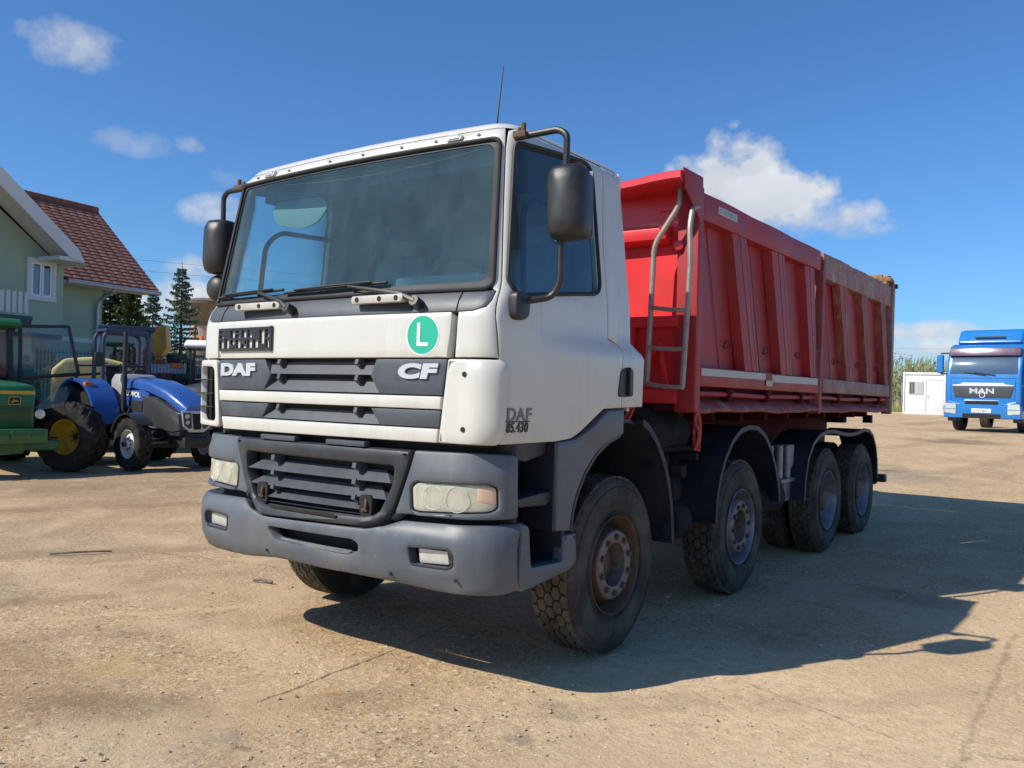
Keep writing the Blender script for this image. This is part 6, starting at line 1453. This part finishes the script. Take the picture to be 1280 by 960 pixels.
m = MB(); m.box((-.55, 1.05, .55), (.5, .3, .4)); m.build('cab_step', 'grille_grey', bt, bevel=.03); m = MB(); m.box((-.55, -1.05, .55), (.5, .3, .4)); m.build('cab_step', 'grille_grey', bt, bevel=.03)
fence('post_fence', (-16.5, 56.0, hgt(-16.5, 56)), (4.5, 63.5, hgt(4.5, 63)), 2.0, 'light post and wire fence behind the white cabin', 2.6, .16)
bush('bush', -11.2, 62.5, hgt(-8, 62), 4.0, 1.6, 3.5, 5200, .16, 'bush_leaves', 'sunlit green shrubs behind the fence left of the white cabin', seed=21)
for k, (x, y, r) in enumerate([(-9.8, 61.6, 2.6), (-6.3, 61.4, 2.4)]):
    R_ = random.Random(50+k); f = MB()
    for _ in range(150):
        a_ = R_.uniform(-1, 1)*r; b2 = R_.uniform(-.8, .8); h_ = R_.uniform(2.2, 3.9); lx = R_.uniform(-.25, .25)
        f.add([(a_-.02, b2, 0), (a_+.02, b2, 0), (a_+lx+.012, b2, h_*.85), (a_+lx+.09, b2+.05, h_), (a_+lx-.02, b2, h_*.92)], [(0, 1, 2, 4), (4, 2, 3)])
        for _2 in range(3):
            z = h_*R_.uniform(.3, .8); q = R_.uniform(-.5, .5); f.add([(a_+lx*z/h_, b2, z), (a_+lx*z/h_+q*.5, b2, z+.35), (a_+lx*z/h_+q, b2+.1, z+.2)], [(0, 1, 2)])
    o_ = f.build('reeds', 'reed_leaves', None, smooth=0, merge=False, loc=(x, y, hgt(x, y))); tag(o_, ['pale reed clump at the far left of the shrub row', 'pale reed clump directly behind the white cabin', 'pale reed clump behind the cab of the blue truck'][k], 'reeds', 'reed clumps along the far fence')
# grass verge and far tree lines beyond the yard
def verge(x0, x1, y, n, seed, h=.35):
    R_ = random.Random(seed); f = MB()
    for _ in range(n):
        x = R_.uniform(x0, x1); yy = y+R_.uniform(-.9, .9)+ (x-x0)*.30; z = hgt(x, yy)-.02; q = R_.uniform(.5, 1.3)*h
        f.add([(x-.03, yy, z), (x+.03, yy, z), (x+R_.uniform(-.12, .12), yy+R_.uniform(-.1, .1), z+q)], [(0, 1, 2)])
    tag(f.build('grass_verge', 'bush_leaves', None, smooth=0, merge=False), kind='stuff', label='strip of grass and weeds along the far fence', cat='grass')
verge(-17, 3.5, 55.2, 9000, 4)
def farline(pts, h, n, seed, name='far_wood'):
    R_ = random.Random(seed); f = MB()
    for _ in range(n):
        t = R_.random()*(len(pts)-1); i = int(t); a = Vector(pts[i]); b2 = Vector(pts[i+1]); p = a.lerp(b2, t-i); hh_ = h*(.6+.4*math.sin(t*7+seed)*math.sin(t*17))
        z = R_.random()**.7*hh_; s = .5
        p = Vector((p.x+R_.uniform(-2, 2), p.y+R_.uniform(-2, 2), z+hgt(p.x, p.y)))
        v1 = Vector((R_.uniform(-1, 1), R_.uniform(-1, 1), R_.uniform(-.5, 1)))*s; v2 = Vector((R_.uniform(-1, 1), R_.uniform(-1, 1), R_.uniform(-1, 1)))*s
        f.add([p, p+v1, p+v2], [(0, 1, 2)])
    tag(f.build(name, 'bush_leaves', None, smooth=0, merge=False), kind='stuff', label='far line of trees beyond the yard', cat='wood')
farline([(-75, 35), (-55, 70), (-20, 110), (25, 115)], 5.0, 16000, 3)
# overhead wires
def wire(a, b_, sag, label, r=.009):
    a = Vector(a); b_ = Vector(b_); pts = [a.lerp(b_, i/30)-Vector((0, 0, sag*4*(i/30)*(1-i/30))) for i in range(31)]
    tag(MB().tube(pts, r, 5).build('power_line', 'hose_black', None), label, 'power line', 'overhead wires')
wire((-62, 10, 10.6), (-20, 66, 9.6), .8, 'upper overhead wire crossing the sky behind the house')
wire((-62, 10, 9.9), (-20, 66, 8.9), .8, 'lower overhead wire crossing the sky behind the house')
wire((-30, 112, 8.6), (30, 100, 8.2), .5, 'thin far overhead wire above the white cabin')
